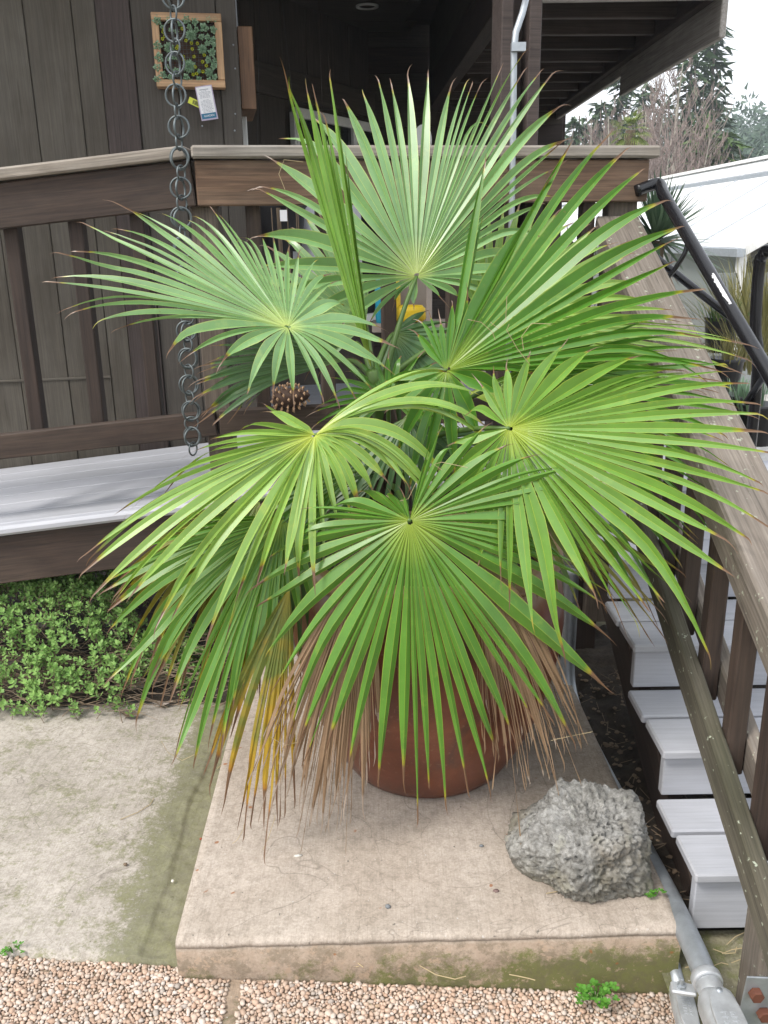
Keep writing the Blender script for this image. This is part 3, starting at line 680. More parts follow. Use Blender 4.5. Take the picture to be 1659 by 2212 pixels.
# ------------------------------------------------------------------ galvanised conduits beside the pad
cz = -.075
g = thing('ground_conduit', 'thick galvanised conduit running along the right side of the pad', 'conduit', (.74, 1.8, -.13))
cpts = [at(1235, 1226, y=2.98), at(1231, 1330, y=2.98), at(1226, 1440, y=2.96), at(1232, 1500, y=2.90), at(1250, 1556, y=2.74), at(1290, 1640, y=2.50), at(1330, 1718, y=2.30), at(1392, 1836, y=2.04), at(1447, 1940, y=1.84), at(1502, 2056, y=1.645), at(1527, 2118, y=1.56)]
mb = MB(); mb.tube(smooth_path(cpts), .027, 16); mb.build('pipe', M_galv, g, None, True)
cdir = (cpts[-1] - cpts[-2]).normalized(); ce = cpts[-1]
def ring(p, d, r0, r1, L, nm, par, mat=M_cast, k=24):
    mb = MB(); mb.lathe([(r0, 0), (r1 * .96, 0), (r1, .003), (r1, L - .003), (r1 * .96, L), (r0, L)], k)
    return mb.build(nm, mat, par, Matrix.Translation(p) @ d.to_track_quat('Z', 'Y').to_matrix().to_4x4(), True)
ring(ce - cdir * .012, cdir, .024, .034, .022, 'strap_clamp', g)
stb = link('strap_foot', chamfer_mesh(.055, .032, .012, M_cast, .004), g, Matrix.Translation(ce + Vector((-.046, .010, -.034))) @ Matrix.Rotation(R(-12), 4, 'Z'))
mb = MB(); mb.lathe([(.010, 0), (.010, .006), (.0045, .007), (.0045, .022), (.0001, .023)], 6); mb.build('strap_bolt', M_galv, stb, Matrix.Translation(ce + Vector((-.052, .010, -.028))))
def lb_body(par, p, d, w, L, h):
    """conduit body: rounded box with an oval screwed cover facing up"""
    M = Matrix.Translation(p) @ frame_x(d)
    bm = bmesh.new(); bmesh.ops.create_cube(bm, size=1)
    for v in bm.verts: v.co = Vector((v.co.x * L + L / 2, v.co.y * w, v.co.z * h))
    bmesh.ops.bevel(bm, geom=bm.edges[:], offset=w * .34, segments=4, affect='EDGES', profile=.5)
    me = bpy.data.meshes.new('m'); bm.to_mesh(me); bm.free(); me.materials.append(M_cast); me.polygons.foreach_set('use_smooth', [True] * len(me.polygons))
    bd = link('conduit_body', me, par, M)
    def oval(name, ww, LL, z0, z1, mat, p2):
        mb = MB(); k = 40; top = []
        for (zz, sc) in ((z0, 1), (z1 - .0015, 1), (z1, .93)):
            for j in range(k):
                a = 2 * math.pi * j / k; cx = math.cos(a); cy = math.sin(a); e = (abs(cx) ** 3.2 + abs(cy) ** 2.2) ** (-1 / 2.6)
                mb.v.append(Vector((L / 2 + cx * e * LL / 2 * sc, cy * e * ww / 2 * sc, zz)))
        for i in range(2):
            for j in range(k):
                q = (j + 1) % k; mb.f.append((i * k + j, i * k + q, (i + 1) * k + q, (i + 1) * k + j)); mb.uv += [(0, 0)] * 4
        mb.f.append(tuple(2 * k + j for j in range(k))); mb.uv += [(0, 0)] * k
        return mb.build(name, mat, p2, M)
    cv = oval('cover_plate', w * .80, L * .84, h * .5 - .002, h * .5 + .007, M_cast, bd)
    for s in (.13, .87):
        mb = MB(); mb.lathe([(w * .09, 0), (w * .08, .003), (.0001, .0035)], 14); mb.build('cover_screw', M_galv, bd, M @ Matrix.Translation((L * s, 0, h * .5 + .007)), True)
    # raised cast lettering, worn and hardly legible: a few short strokes in two rows
    mb = MB(); rr_ = random.Random(3)
    for row in (-1, 1):
        for q in range(7):
            x0 = L * (.36 + .045 * q); yy = row * w * .12
            mb.box(x0, x0 + L * .010, yy - w * .08, yy + w * .08, h * .5 + .0065, h * .5 + .0085)
            if rr_.random() < .75: mb.box(x0 + L * .0105, x0 + L * .03, yy + w * .05 * rr_.choice((-1, 0, 1)) - .001, yy + w * .05 * rr_.choice((-.0, .2)) + .0015, h * .5 + .0065, h * .5 + .0084)
    mb.build('cast_lettering', M_cast, bd, M)
    return bd
ring(ce + cdir * .012, cdir, .020, .0285, .035, 'coupling', g)
d2 = Vector((cdir.x, cdir.y, cdir.z * .4)).normalized()
lb_body(g, ce + cdir * .040, d2, .078, .24, .075)
g2 = thing('small_conduit', 'smaller galvanised conduit with cover at the front corner of the pad', 'conduit', at(1480, 2200, z=-.15))
s0 = at(1456, 2088, z=-.138); s1 = at(1468, 2138, z=-.138); dd2 = (s1 - s0).normalized()
mb = MB(); mb.tube([s0 + Vector((-.01, .05, 0)), s0, s1], [.012, .0165, .0165], 12); mb.build('pipe', M_galv, g2, None, True)
lb_body(g2, s1 - dd2 * .01, Vector((dd2.x, dd2.y, dd2.z * .4)).normalized(), .052, .17, .05)

# ------------------------------------------------------------------ rain chain
rc = thing('rain_chain', 'grey metal rain chain of linked rings hanging before the railing', 'chain', at(416, 985, y=2.93))
ctop = at(372, -6, y=2.93); cbot = at(416, 985, y=2.93)
def ring_mesh(Rr, r, k=28, kk=8):
    mb = MB()
    for i in range(k):
        a = 2 * math.pi * i / k
        for j in range(kk):
            b_ = 2 * math.pi * j / kk; q = Rr + r * math.cos(b_)
            mb.v.append(Vector((q * math.cos(a), r * math.sin(b_), q * math.sin(a))))
    for i in range(k):
        for j in range(kk):
            i2 = (i + 1) % k; j2 = (j + 1) % kk
            mb.f.append((i * kk + j, i * kk + j2, i2 * kk + j2, i2 * kk + j)); mb.uv += [(0, 0)] * 4
    return mb.mesh(M_chain, True)
big = ring_mesh(.0310, .0034); small = ring_mesh(.0225, .0030)
clen = (ctop - cbot).length; step = .0880; nlink = int(clen / step)
axz = (ctop - cbot).normalized()
tp = ctop + Vector((0, 0, .62)); nup = 7
for i in range(-nup, nlink + 1):
    c = ctop - axz * (i * step) if i >= 0 else ctop + Vector((0, 0, -i * step))
    if c.z > CEIL - .03: continue
    jr = random.Random(i * 31 + 5)
    for (me_, dz, ang) in ((big, 0, jr.uniform(-.35, .35)), (big, -.004, R(60) + jr.uniform(-.5, .5)), (small, -step * .5, R(90) + jr.uniform(-.6, .9) - (R(70) if i % 4 == 2 else 0))):
        link('ring', me_, rc, Matrix.Translation(c + Vector((jr.uniform(-.003, .003), 0, dz))) @ Matrix.Rotation(ang, 4, 'Z') @ Matrix.Rotation(jr.uniform(-.08, .08), 4, 'Y'))
mb = MB(); mb.tube([ctop + Vector((0, 0, nup * step - .03)), Vector((ctop.x, ctop.y + .04, CEIL + .0))], .003, 8); mb.build('chain_hook', M_chain, rc)

# ------------------------------------------------------------------ the pot
pc = Vector((.125, 2.475, 0))
pot = thing('plant_pot', 'large round reddish brown glazed pot with rolled rim holding the palm', 'pot', pc)
def wob(a, z): return .006 * math.sin(2 * a + 1) + .004 * math.sin(3 * a + z * 6)
mb = MB(); mb.lathe([(.001, .002), (.235, .002), (.252, .010), (.272, .04), (.312, .11), (.350, .20), (.380, .30), (.400, .40), (.410, .50), (.408, .57), (.398, .625), (.386, .655), (.377, .668)], 72, (0, 0, 0), wob)
pb = mb.build('pot_body', M_pot, pot, Matrix.Translation(pc), True)
mb = MB(); mb.lathe([(.375, .664), (.392, .672), (.402, .690), (.400, .712), (.384, .728), (.362, .728), (.346, .712), (.340, .68), (.33, .60)], 72, (0, 0, 0), wob)
mb.build('pot_rim', M_pot, pot, Matrix.Translation(pc), True)
mb = MB(); mb.lathe([(.338, .645), (.2, .66), (.001, .665)], 32, (0, 0, 0)); mb.build('pot_soil', M_soil, pot, Matrix.Translation(pc), True)

# ------------------------------------------------------------------ the palm
palm = thing('fan_palm', 'bushy potted fan palm with big pleated green leaves and brown dead ones', 'palm', pc + Vector((0, 0, .65)))
TRK = at(838, 1040, y=2.45)
crown = at(806, 800, y=2.44)
def catmull(P, t):
    n = len(P) - 1; x = max(0, min(.99999, t)) * n; i = int(x); f = x - i
    p0, p1, p2, p3 = P[max(i - 1, 0)], P[i], P[i + 1], P[min(i + 2, n)]
    return tuple(.5 * (2 * b + (c - a) * f + (2 * a - 5 * b + 4 * c - d) * f * f + (3 * b - a - 3 * c + d) * f ** 3) for a, b, c, d in zip(p0, p1, p2, p3))
SEGN = 13
def leaflet(mb, mid, ea, eb, sp, fold, seed, endfold=1.0, hwm=.0, gravs=1., tail=1., hwx=.032):
    """one pleated leaflet: mid(s), ea(s), eb(s) are curves from the hub to the tip; sp = where it leaves its neighbours"""
    jr = random.Random(seed); kink = jr.uniform(.76, .88); kamt = jr.uniform(-.05, .09) if jr.random() > .14 else jr.choice((-.55, .5))
    fold = fold * jr.uniform(.7, 1.25)
    ss = [.015 + .985 * (i / (SEGN - 1)) ** .92 for i in range(SEGN)]
    grav = (jr.uniform(0, .55) if jr.random() > .12 else jr.uniform(.8, 1.5)) * gravs; rows_ = []
    wa0 = ea(sp) - mid(sp); wb0 = eb(sp) - mid(sp)
    if wa0.length > hwx: wa0 = wa0 * (hwx / wa0.length)
    if wb0.length > hwx: wb0 = wb0 * (hwx / wb0.length)
    Ltot = (mid(1) - mid(.0)).length
    tw = jr.uniform(-.5, .5) * endfold
    for s in ss:
        m = mid(s); t = (mid(min(1, s + .02)) - mid(max(0, s - .02))).normalized()
        if s <= sp: wa = ea(s) - m; wb = eb(s) - m
        else:
            x = (s - sp) / (1 - sp); tp_ = max(.05, 1 - x ** 3.0) * (1 - .30 * x); wa = wa0 * tp_; wb = wb0 * tp_
        if hwm:
            env = hwm * min(1, s / .22) * (1 if s < .72 else max(0, 1 - ((s - .72) / .28) ** 2.2))
            if wa.length < env: wa = (wa.normalized() if wa.length > 1e-6 else wa0.normalized()) * env
            if wb.length < env: wb = (wb.normalized() if wb.length > 1e-6 else wb0.normalized()) * env
        if wa.length > hwx: wa = wa * (hwx / wa.length)
        if wb.length > hwx: wb = wb * (hwx / wb.length)
        lat = (wa - wb); hw = lat.length / 2 + 1e-6
        nrm = t.cross(lat)
        nrm = nrm.normalized() if nrm.length > 1e-9 else Vector((0, 0, 1))
        if s > sp:
            an = tw * ((s - sp) / (1 - sp)) ** 2; q = Matrix.Rotation(an, 3, t); wa = q @ wa; wb = q @ wb; nrm = q @ nrm
        fo = fold + (endfold - .25) * .55 * max(0, (s - kink) / (1 - kink)) if s > kink else fold
        bend = nrm * (kamt * Ltot * max(0, s - kink)) - Vector((0, 0, grav * Ltot * max(0, s - .6) ** 2))
        c = math.sqrt(max(.2, 1 - min(.8, fo * fo * .6)))
        rows_.append((m + wa * c + nrm * (hw * fo) + bend, m + bend, m + wb * c + nrm * (hw * fo) + bend, s))
    # withered thread-like end
    ta_, tm_, tb_, _ = rows_[-1]; tdir = (rows_[-1][1] - rows_[-3][1]).normalized(); sdv = (rows_[-4][0] - rows_[-4][2]); sdv = sdv.normalized() if sdv.length > 1e-7 else Vector((1, 0, 0))
    tl = jr.uniform(.008, .045) * tail; cur = tm_.copy(); side = jr.uniform(-.5, .5)
    for q in range(1, 4):
        tdir = (tdir + Vector((0, 0, -.18)) + sdv * side * .35).normalized(); cur = cur + tdir * tl / 3; w = .0016 * (1.15 - q / 3)
        rows_.append((cur + sdv * w, cur, cur - sdv * w, 1)); 
    wv = .0019; rows_[-4] = (tm_ + sdv * wv, tm_, tm_ - sdv * wv, 1)
    su = ss + [1.0, 1.0, 1.0]; n0 = len(mb.v)
    for (a, m, b, s) in rows_: mb.v += [a, m, b]
    for i in range(SEGN + 2):
        s0, s1 = su[i], su[i + 1]; k = n0 + i * 3
        mb.f.append((k, k + 3, k + 4, k + 1)); mb.uv += [(0, s0), (0, s1), (.5, s1), (.5, s0)]
        mb.f.append((k + 1, k + 4, k + 5, k + 2)); mb.uv += [(.5, s0), (.5, s1), (1, s1), (1, s0)]
def leaf_mesh(mb, mat):
    me = mb.mesh(mat, True)
    at_ = me.attributes.new('sharp_edge', 'BOOLEAN', 'EDGE')
    # the middle fold stays crisp
    midset = set(range(1, len(mb.v), 3))
    for e in me.edges:
        if e.vertices[0] in midset and e.vertices[1] in midset: at_.data[e.index].value = True
    return me
FR = 0
def frond(hub, Yh, gx, gz, ctrl, n, sp=.5, fold=.34, mat=None, single=True, pet=None, endfold=1.0, jit=.035, arch=0., droop=0., label=None, prad=.0065, hwm=0, ajit=.8, gravs=1., tail=1., hwx=.032):
    """hub, ctrl tips: image points; the blade lies on the plane Y = Yh + gx dx + gz dz through the hub.
    each tip may carry (px, py, arch, dY)"""
    global FR; FR += 1
    H = at(*hub, y=Yh); nrm = Vector((-gx, 1, -gz))
    tips = []
    for c in ctrl:
        p = on_plane(c[0], c[1], H, nrm)
        if len(c) > 3: p = at(c[0], c[1], y=p.y + c[3])
        tips.append((p.x, p.y, p.z, c[2] if len(c) > 2 else arch))
    jr = random.Random(FR * 101)
    def tipat(j):
        x, y, z, a = catmull(tips, j / (2 * n)); return Vector((x, y, z)), a
    # jitter per leaflet, boundaries take the mean of neighbours
    sc = [1 + jr.uniform(-jit, jit) for _ in range(n)]; aj = [jr.uniform(-.5, .5) for _ in range(n)]
    def curve(j, scale=1):
        T, a = tipat(j); T = H + (T - H) * scale; L = (T - H).length
        Mid = (H + T) / 2 + Vector((0, -.25 * a * L, a * L))
        return lambda s: H * (1 - s) ** 2 + Mid * (2 * s * (1 - s)) + T * s * s
    f = link('frond', None, palm, Matrix.Translation(H)) if single else None
    if f is None: big_ = MB()
    else:
        f.empty_display_size = .02
        if label: f['label'] = label
    for k in range(n):
        mid = curve(min(2 * n - .01, max(0, 2 * k + 1 + aj[k] * ajit)), sc[k]); ea = curve(2 * k); eb = curve(2 * k + 2)
        spk = sp * (1 + jr.uniform(-.06, .06)); seed = FR * 1000 + k
        if single:
            mb = MB(); leaflet(mb, mid, ea, eb, spk, fold, seed, endfold, hwm, gravs, tail, hwx)
            mb.v = [p - H for p in mb.v]
            link('leaflet', leaf_mesh(mb, mat), f, Matrix.Translation(H))
        else: leaflet(big_, mid, ea, eb, spk, fold, seed, endfold, hwm, gravs, tail, hwx)
    if not single:
        big_.v = [p - H for p in big_.v]
        f = tag(link('frond', leaf_mesh(big_, mat), palm, Matrix.Translation(H)), label)
    if pet is not None:
        p0 = Vector(pet); mm = (p0 + H) / 2 + Vector((0, 0, .04))
        pts = [p0 * (1 - s) ** 2 + mm * 2 * s * (1 - s) + H * s * s for s in lin(0, 1, 9)]
        mb = MB(); mb.tube(pts, [prad * (1.5 - .7 * i / 8) for i in range(9)], 8)
        mb.build('petiole', M_petiole if mat is not M_lf_dead else M_lf_dead, f, None, True)
    return f
# trunk wrapped in fibre
mb = MB(); mb.tube([pc + Vector((0, 0, .60)), TRK + Vector((.01, 0, -.18)), TRK, crown + Vector((.015, 0, -.06))], [.085, .075, .062, .030], 16)
mb.build('trunk', M_fibre, palm, None, True)
mb = MB(); jr = random.Random(5)
for i in range(260):
    t = jr.random(); a = jr.uniform(0, 6.28); base = (pc + Vector((0, 0, .62))).lerp(TRK + Vector((0, 0, .06)), t); r = .082 - .02 * t
    p = base + Vector((math.cos(a) * r, math.sin(a) * r, 0)); q = p + Vector((math.cos(a) * .03, math.sin(a) * .03, jr.uniform(.02, .09))); w = Vector((-math.sin(a), math.cos(a), 0)) * .002
    mb.quad(p - w, p + w, q + w * .3, q - w * .3)
tag(mb.build('trunk_fibre', M_fibre, palm), kind='stuff')
c1 = crown + Vector((0, 0, -.03)); c2 = TRK + Vector((0, 0, .05)); c3 = TRK

# 1 tall fan standing at the back, top centre
frond((900, 597), 2.58, 0, .38, [(905, 665), (850, 640), (790, 690, .05), (700, 690, .07), (590, 645, .05), (562, 575, .05), (548, 440), (568, 382), (585, 335), (640, 235), (712, 190), (776, 168), (826, 152), (870, 148), (926, 142), (985, 150), (1012, 153), (1033, 152), (1060, 148), (1090, 140), (1118, 138), (1160, 142), (1200, 160), (1224, 235), (1215, 300), (1200, 345), (1188, 400), (1165, 460), (1140, 530), (1122, 595), (1070, 632, .05), (985, 640, .03), (940, 640)],
      42, .52, .58, M_lf_blue, True, c1 + Vector((.03, .02, 0)), 1.2, label='tall pale fan frond standing at the top')
# 2 pale fan reaching out to the left
frond((622, 707), 2.36, .15, .75, [(655, 855, .16), (595, 835, .16), (528, 832, .18), (468, 765, .14), (385, 745, .10), (300, 690, .08), (248, 692, .06), (180, 660, .05), (145, 625, .04), (104, 607, .03), (132, 560, .02), (158, 528, .02), (185, 492, .02), (222, 470), (252, 452), (290, 434), (343, 434), (398, 436), (432, 430), (468, 440), (500, 455), (535, 470), (575, 495, .02), (610, 520, .02), (648, 545, .03), (690, 555, .05), (715, 595, .08), (740, 640, .10), (838, 705, .10), (842, 770, .16), (812, 845, .18), (770, 850, .20), (722, 855, .20), (688, 868, .18)],
      42, .50, .58, M_lf_blue, True, c1 + Vector((-.02, -.01, 0)), 1.1, label='pale fan frond reaching out to the left')
# 3 arching yellow-green fan, lower left
frond((680, 940), 2.12, .1, .55, [(960, 770, .10), (1000, 800, .18), (1062, 905, .30), (1040, 920, .32), (1005, 915, .33), (950, 1040, .40), (932, 1056, .40), (890, 1030, .36), (866, 1012, .34), (830, 1030, .30), (802, 1052, .28), (770, 1070, .25), (742, 1092, .22), (705, 1180, .18), (676, 1256, .14), (640, 1230, .13), (602, 1212, .12), (540, 1256, .12), (486, 1292, .10), (456, 1346, .10), (370, 1300, .08), (310, 1322, .08), (262, 1255, .08), (225, 1265, .08), (185, 1225, .08), (180, 1180, .07), (205, 1165, .06), (195, 1150, .06), (260, 1075, .05), (330, 1010, .04), (420, 965, .03), (470, 930, .02), (530, 905), (590, 880), (560, 868)],
      40, .46, .5, M_lf_yel, True, c2 + Vector((-.02, -.02, .06)), .8, hwm=.013, hwx=.0185, label='arching yellow-green frond drooping at the lower left')
# 4 big fan facing the viewer, bottom centre
frond((885, 1125), 1.98, -.05, .12, [(880, 1070), (850, 1062), (760, 1030), (690, 1075), (640, 1100), (590, 1135), (562, 1190), (552, 1260), (560, 1330), (590, 1425), (605, 1488), (655, 1580), (675, 1600), (735, 1640), (800, 1650), (878, 1690), (910, 1690), (958, 1690), (1008, 1682), (1052, 1668), (1092, 1625), (1145, 1560), (1190, 1565), (1240, 1540), (1315, 1442), (1302, 1300), (1310, 1255), (1275, 1205), (1245, 1160), (1260, 1085), (1305, 1040), (1255, 1000), (1210, 985), (1130, 960), (1040, 930), (980, 920), (945, 930), (915, 985)],
      46, .52, .55, M_lf_green, True, c3 + Vector((.01, -.05, 0)), 1.0, arch=.03, label='large green fan frond facing forward over the pot')
# 5 dark glossy fan, right of centre
frond((965, 800), 2.26, -.15, .30, [(890, 742), (905, 690), (925, 672), (950, 690), (990, 640), (1035, 640), (1048, 480), (1036, 332), (1150, 470), (1205, 330), (1278, 268), (1332, 284), (1372, 345), (1428, 392), (1462, 478), (1445, 545), (1518, 570), (1500, 640), (1512, 690), (1540, 735), (1500, 775), (1405, 800), (1235, 775), (1160, 792, .05), (1062, 868, .08), (1012, 1005, .10), (935, 1000, .10), (880, 1060, .14), (850, 960, .1), (830, 860, .05), (835, 800)],
      36, .55, .55, M_lf_deep, True, c1 + Vector((.03, -.01, -.02)), .9, label='deep green fan frond right of centre')
# 6 long fan reaching right over the stair railing
frond((1100, 925), 2.06, -.42, .45, [(1010, 880), (1030, 830), (1070, 800), (1120, 770), (1200, 735), (1300, 740), (1420, 770), (1520, 770), (1590, 778), (1648, 828), (1642, 880), (1655, 945), (1665, 1002), (1662, 1062), (1650, 1112), (1580, 1165), (1575, 1245), (1500, 1312), (1430, 1270), (1398, 1338), (1345, 1300), (1290, 1280), (1185, 1335, .05), (1110, 1300, .05), (1075, 1240, .05), (1020, 1180, .03), (985, 1100), (975, 1010), (985, 940)],
      38, .55, .55, M_lf_mid, True, c2 + Vector((.03, -.03, .05)), .9, label='long frond reaching right across the stair railing')
# 7 drooping frond under the lower-left one
frond((610, 1120), 2.16, .15, .35, [(700, 1290, .16), (640, 1330, .16), (605, 1400, .15), (578, 1480, .14), (530, 1470, .14), (500, 1520, .14), (470, 1560, .13), (420, 1610, .12), (365, 1620, .12), (395, 1500, .12), (320, 1430, .12), (285, 1468, .11), (255, 1420, .11), (235, 1320, .10), (225, 1270, .1), (250, 1230, .08), (330, 1160, .05), (420, 1120, .03)],
      30, .48, .32, M_lf_green, True, c3 + Vector((-.05, -.03, -.03)), .9, hwm=.014, label='green drooping frond low on the left side')
# 8 spear leaf still folded
frond((803, 800), 2.40, 0, .1, [(772, 520), (748, 340), (736, 305), (722, 192), (700, 240), (686, 200), (664, 178), (640, 215), (614, 182)],
      11, .74, .5, M_spear, True, TRK, .9, jit=.05, hwm=.0125, ajit=.2, gravs=0, label='unopened upright spear leaf', prad=.020)
# 9 fans behind, seen in pieces
frond((790, 700), 2.66, .1, .5, [(700, 800, .05), (640, 780), (600, 740), (560, 700), (545, 640), (560, 560), (620, 480), (690, 440), (760, 520), (800, 620)], 24, .55, .3, M_lf_blue, False, c1, 1., label='shaded blue-green fan behind the spear')
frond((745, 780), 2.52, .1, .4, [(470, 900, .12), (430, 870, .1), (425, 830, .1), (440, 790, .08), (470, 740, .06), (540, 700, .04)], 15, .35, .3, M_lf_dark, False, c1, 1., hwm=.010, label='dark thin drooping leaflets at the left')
frond((1050, 700), 2.62, -.1, .4, [(960, 560), (1010, 470), (1070, 440), (1130, 430), (1200, 440), (1255, 470), (1310, 500), (1360, 530), (1390, 600), (1460, 660), (1520, 690), (1600, 705), (1600, 745), (1560, 775), (1500, 800), (1380, 830)], 28, .55, .3, M_lf_yel, False, c1 + Vector((.04, .04, 0)), 1., label='yellow-green fan behind at the right')
frond((1010, 850), 2.45, -.2, .4, [(1200, 760), (1330, 720), (1440, 730), (1530, 760), (1560, 800), (1480, 830), (1500, 880), (1470, 930), (1400, 960), (1300, 980)], 18, .5, .3, M_lf_mid, False, c1 + Vector((.05, 0, 0)), 1., label='pale fan between the right-hand fronds')
frond((1120, 1060), 2.30, -.1, .45, [(1480, 1215, .06), (1430, 1255, .06), (1420, 1330, .08), (1390, 1345, .08), (1340, 1300, .08), (1290, 1260, .08), (1230, 1300, .1), (1180, 1250, .1)], 14, .5, .3, M_lf_old, False, c3 + Vector((.05, 0, 0)), 1., label='old dark frond with yellowed tips under the right side')
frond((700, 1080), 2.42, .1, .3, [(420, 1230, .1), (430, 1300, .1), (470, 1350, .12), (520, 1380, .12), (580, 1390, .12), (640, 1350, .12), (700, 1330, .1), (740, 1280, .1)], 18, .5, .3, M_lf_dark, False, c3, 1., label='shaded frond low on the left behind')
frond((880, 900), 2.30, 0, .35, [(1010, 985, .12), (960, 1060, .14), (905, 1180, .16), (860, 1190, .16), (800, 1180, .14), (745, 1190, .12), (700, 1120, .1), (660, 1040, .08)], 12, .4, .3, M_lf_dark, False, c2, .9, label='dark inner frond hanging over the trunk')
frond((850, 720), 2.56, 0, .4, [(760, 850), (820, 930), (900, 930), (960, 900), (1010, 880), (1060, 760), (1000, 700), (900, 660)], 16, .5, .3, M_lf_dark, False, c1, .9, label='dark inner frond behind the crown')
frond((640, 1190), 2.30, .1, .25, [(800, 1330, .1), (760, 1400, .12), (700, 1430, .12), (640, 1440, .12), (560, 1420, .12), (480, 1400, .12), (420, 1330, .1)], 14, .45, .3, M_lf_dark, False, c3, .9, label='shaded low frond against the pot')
# 10 dying yellow frond and two dead ones
frond((625, 1270), 2.06, .1, .12, [(500, 1560, .10), (450, 1640, .12), (435, 1690, .12), (520, 1700, .1), (515, 1790, .1), (545, 1750, .1), (575, 1770, .1), (600, 1735, .09), (612, 1700, .08), (640, 1660, .06)], 15, .35, .45, M_lf_dying, False, c3 + Vector((-.04, -.02, -.08)), 1.4, jit=.08, hwm=.012, label='yellow and brown dying frond hanging beside the pot')
frond((790, 1190), 1.99, .05, .06, [(545, 1600, .06), (590, 1690, .06), (620, 1640, .06), (650, 1730, .06), (685, 1745, .05), (700, 1700, .05), (730, 1740, .05), (765, 1690, .04), (800, 1640, .03), (818, 1540, .03)], 38, .30, .5, M_lf_dead, False, c3 + Vector((-.02, -.03, -.10)), .8, jit=.14, hwm=.0125, tail=.8, label='brown dead frond hanging left of the pot')
frond((780, 1200), 2.03, .05, .06, [(570, 1560, .06), (600, 1640, .06), (660, 1690, .05), (700, 1725, .05), (750, 1690, .04), (790, 1600, .03)], 24, .30, .6, M_lf_dead, False, c3 + Vector((-.02, -.02, -.10)), .8, jit=.16, hwm=.012, tail=.8, label='second brown dead frond behind the one left of the pot')
frond((1010, 1130), 2.00, -.05, .06, [(1035, 1540, .03), (1075, 1590, .04), (1110, 1620, .05), (1150, 1625, .06), (1190, 1625, .06), (1222, 1620, .07), (1238, 1560, .08), (1245, 1480, .08)], 36, .30, .5, M_lf_dead, False, c3 + Vector((.03, -.03, -.10)), .8, jit=.14, hwm=.012, tail=.8, label='brown dead frond hanging right of the pot')
frond((1020, 1150), 2.04, -.05, .06, [(1050, 1500, .03), (1110, 1590, .05), (1160, 1590, .06), (1210, 1590, .07), (1235, 1500, .08)], 22, .30, .6, M_lf_dead, False, c3 + Vector((.03, -.02, -.10)), .8, jit=.16, hwm=.0115, tail=.8, label='second brown dead frond behind the one right of the pot')
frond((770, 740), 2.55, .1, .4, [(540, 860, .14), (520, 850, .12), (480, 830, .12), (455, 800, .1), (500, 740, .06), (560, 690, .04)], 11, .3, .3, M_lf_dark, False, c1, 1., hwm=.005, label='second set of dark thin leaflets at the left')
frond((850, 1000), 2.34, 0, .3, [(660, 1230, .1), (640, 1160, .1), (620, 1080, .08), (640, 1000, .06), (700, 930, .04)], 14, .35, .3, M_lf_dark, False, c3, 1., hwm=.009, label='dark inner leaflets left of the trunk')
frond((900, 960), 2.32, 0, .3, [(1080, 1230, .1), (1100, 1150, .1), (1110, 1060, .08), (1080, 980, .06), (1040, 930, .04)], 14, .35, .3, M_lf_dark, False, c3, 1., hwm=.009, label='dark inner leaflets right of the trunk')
frond((1080, 830), 2.30, -.25, .4, [(1250, 700), (1400, 690), (1500, 720), (1580, 770), (1560, 830), (1600, 880), (1560, 930), (1590, 990), (1530, 1020), (1560, 1080), (1490, 1110), (1500, 1170), (1420, 1190), (1440, 1250), (1350, 1240)], 24, .52, .5, M_lf_deep, False, c2 + Vector((.05, 0, .05)), .9, label='dark green fan under the long right-hand frond')
frond((560, 1080), 2.24, .15, .4, [(600, 1420, .14), (540, 1500, .14), (480, 1480, .14), (430, 1540, .13), (390, 1440, .13), (340, 1480, .12), (310, 1400, .12), (270, 1390, .11), (260, 1300, .1), (240, 1260, .09), (270, 1190, .07), (350, 1130, .05)], 22, .46, .5, M_lf_old, False, c3 + Vector((-.05, 0, -.03)), .9, hwm=.012, label='older drooping frond between the lower-left leaves')
frond((840, 860), 2.38, 0, .35, [(720, 1010, .12), (690, 960, .12), (680, 900, .1), (700, 850, .08), (740, 800, .05), (790, 770), (850, 760), (920, 770), (960, 820), (990, 880, .06), (1010, 950, .1), (980, 1040, .14)], 22, .45, .45, M_lf_deep, False, c2, .9, label='small deep green fan filling the middle of the crown')
frond((760, 1020), 2.22, .1, .35, [(640, 1230, .14), (600, 1180, .14), (570, 1130, .12), (560, 1080, .1), (600, 1030, .06), (680, 1000, .04)], 14, .42, .45, M_lf_deep, False, c3, .9, hwm=.011, label='green inner frond above the pot rim at the left')
frond((980, 1020), 2.24, -.1, .35, [(1120, 1290, .14), (1170, 1240, .14), (1190, 1180, .12), (1190, 1100, .1), (1150, 1040, .06)], 14, .42, .45, M_lf_deep, False, c3, .9, hwm=.011, label='green inner frond above the pot rim at the right')
# stray leaf threads
mb = MB(); jr = random.Random(12)
for (px, py, yy) in ((1095, 640, 2.1), (1190, 700, 2.05), (1010, 690, 2.2), (655, 350, 2.5), (1010, 1010, 1.95), (640, 1560, 1.95), (420, 1630, 2.0), (1190, 1600, 1.95), (900, 1040, 2.0), (1100, 700, 2.1), (530, 1770, 1.98), (590, 1760, 1.98)):
    p = at(px, py, y=yy); d = Vector((jr.uniform(-1, 1), 0, jr.uniform(-1, .3))).normalized() * .07
    e = Vector((jr.uniform(-.03, .03), 0, jr.uniform(-.03, .03)))
    mb.tube([p, p + d * .5 + e, p + d * 1.0 + e * .3, p + d * 1.2 - e], .0007, 4)
tag(mb.build('leaf_threads', M_string, palm), kind='stuff')

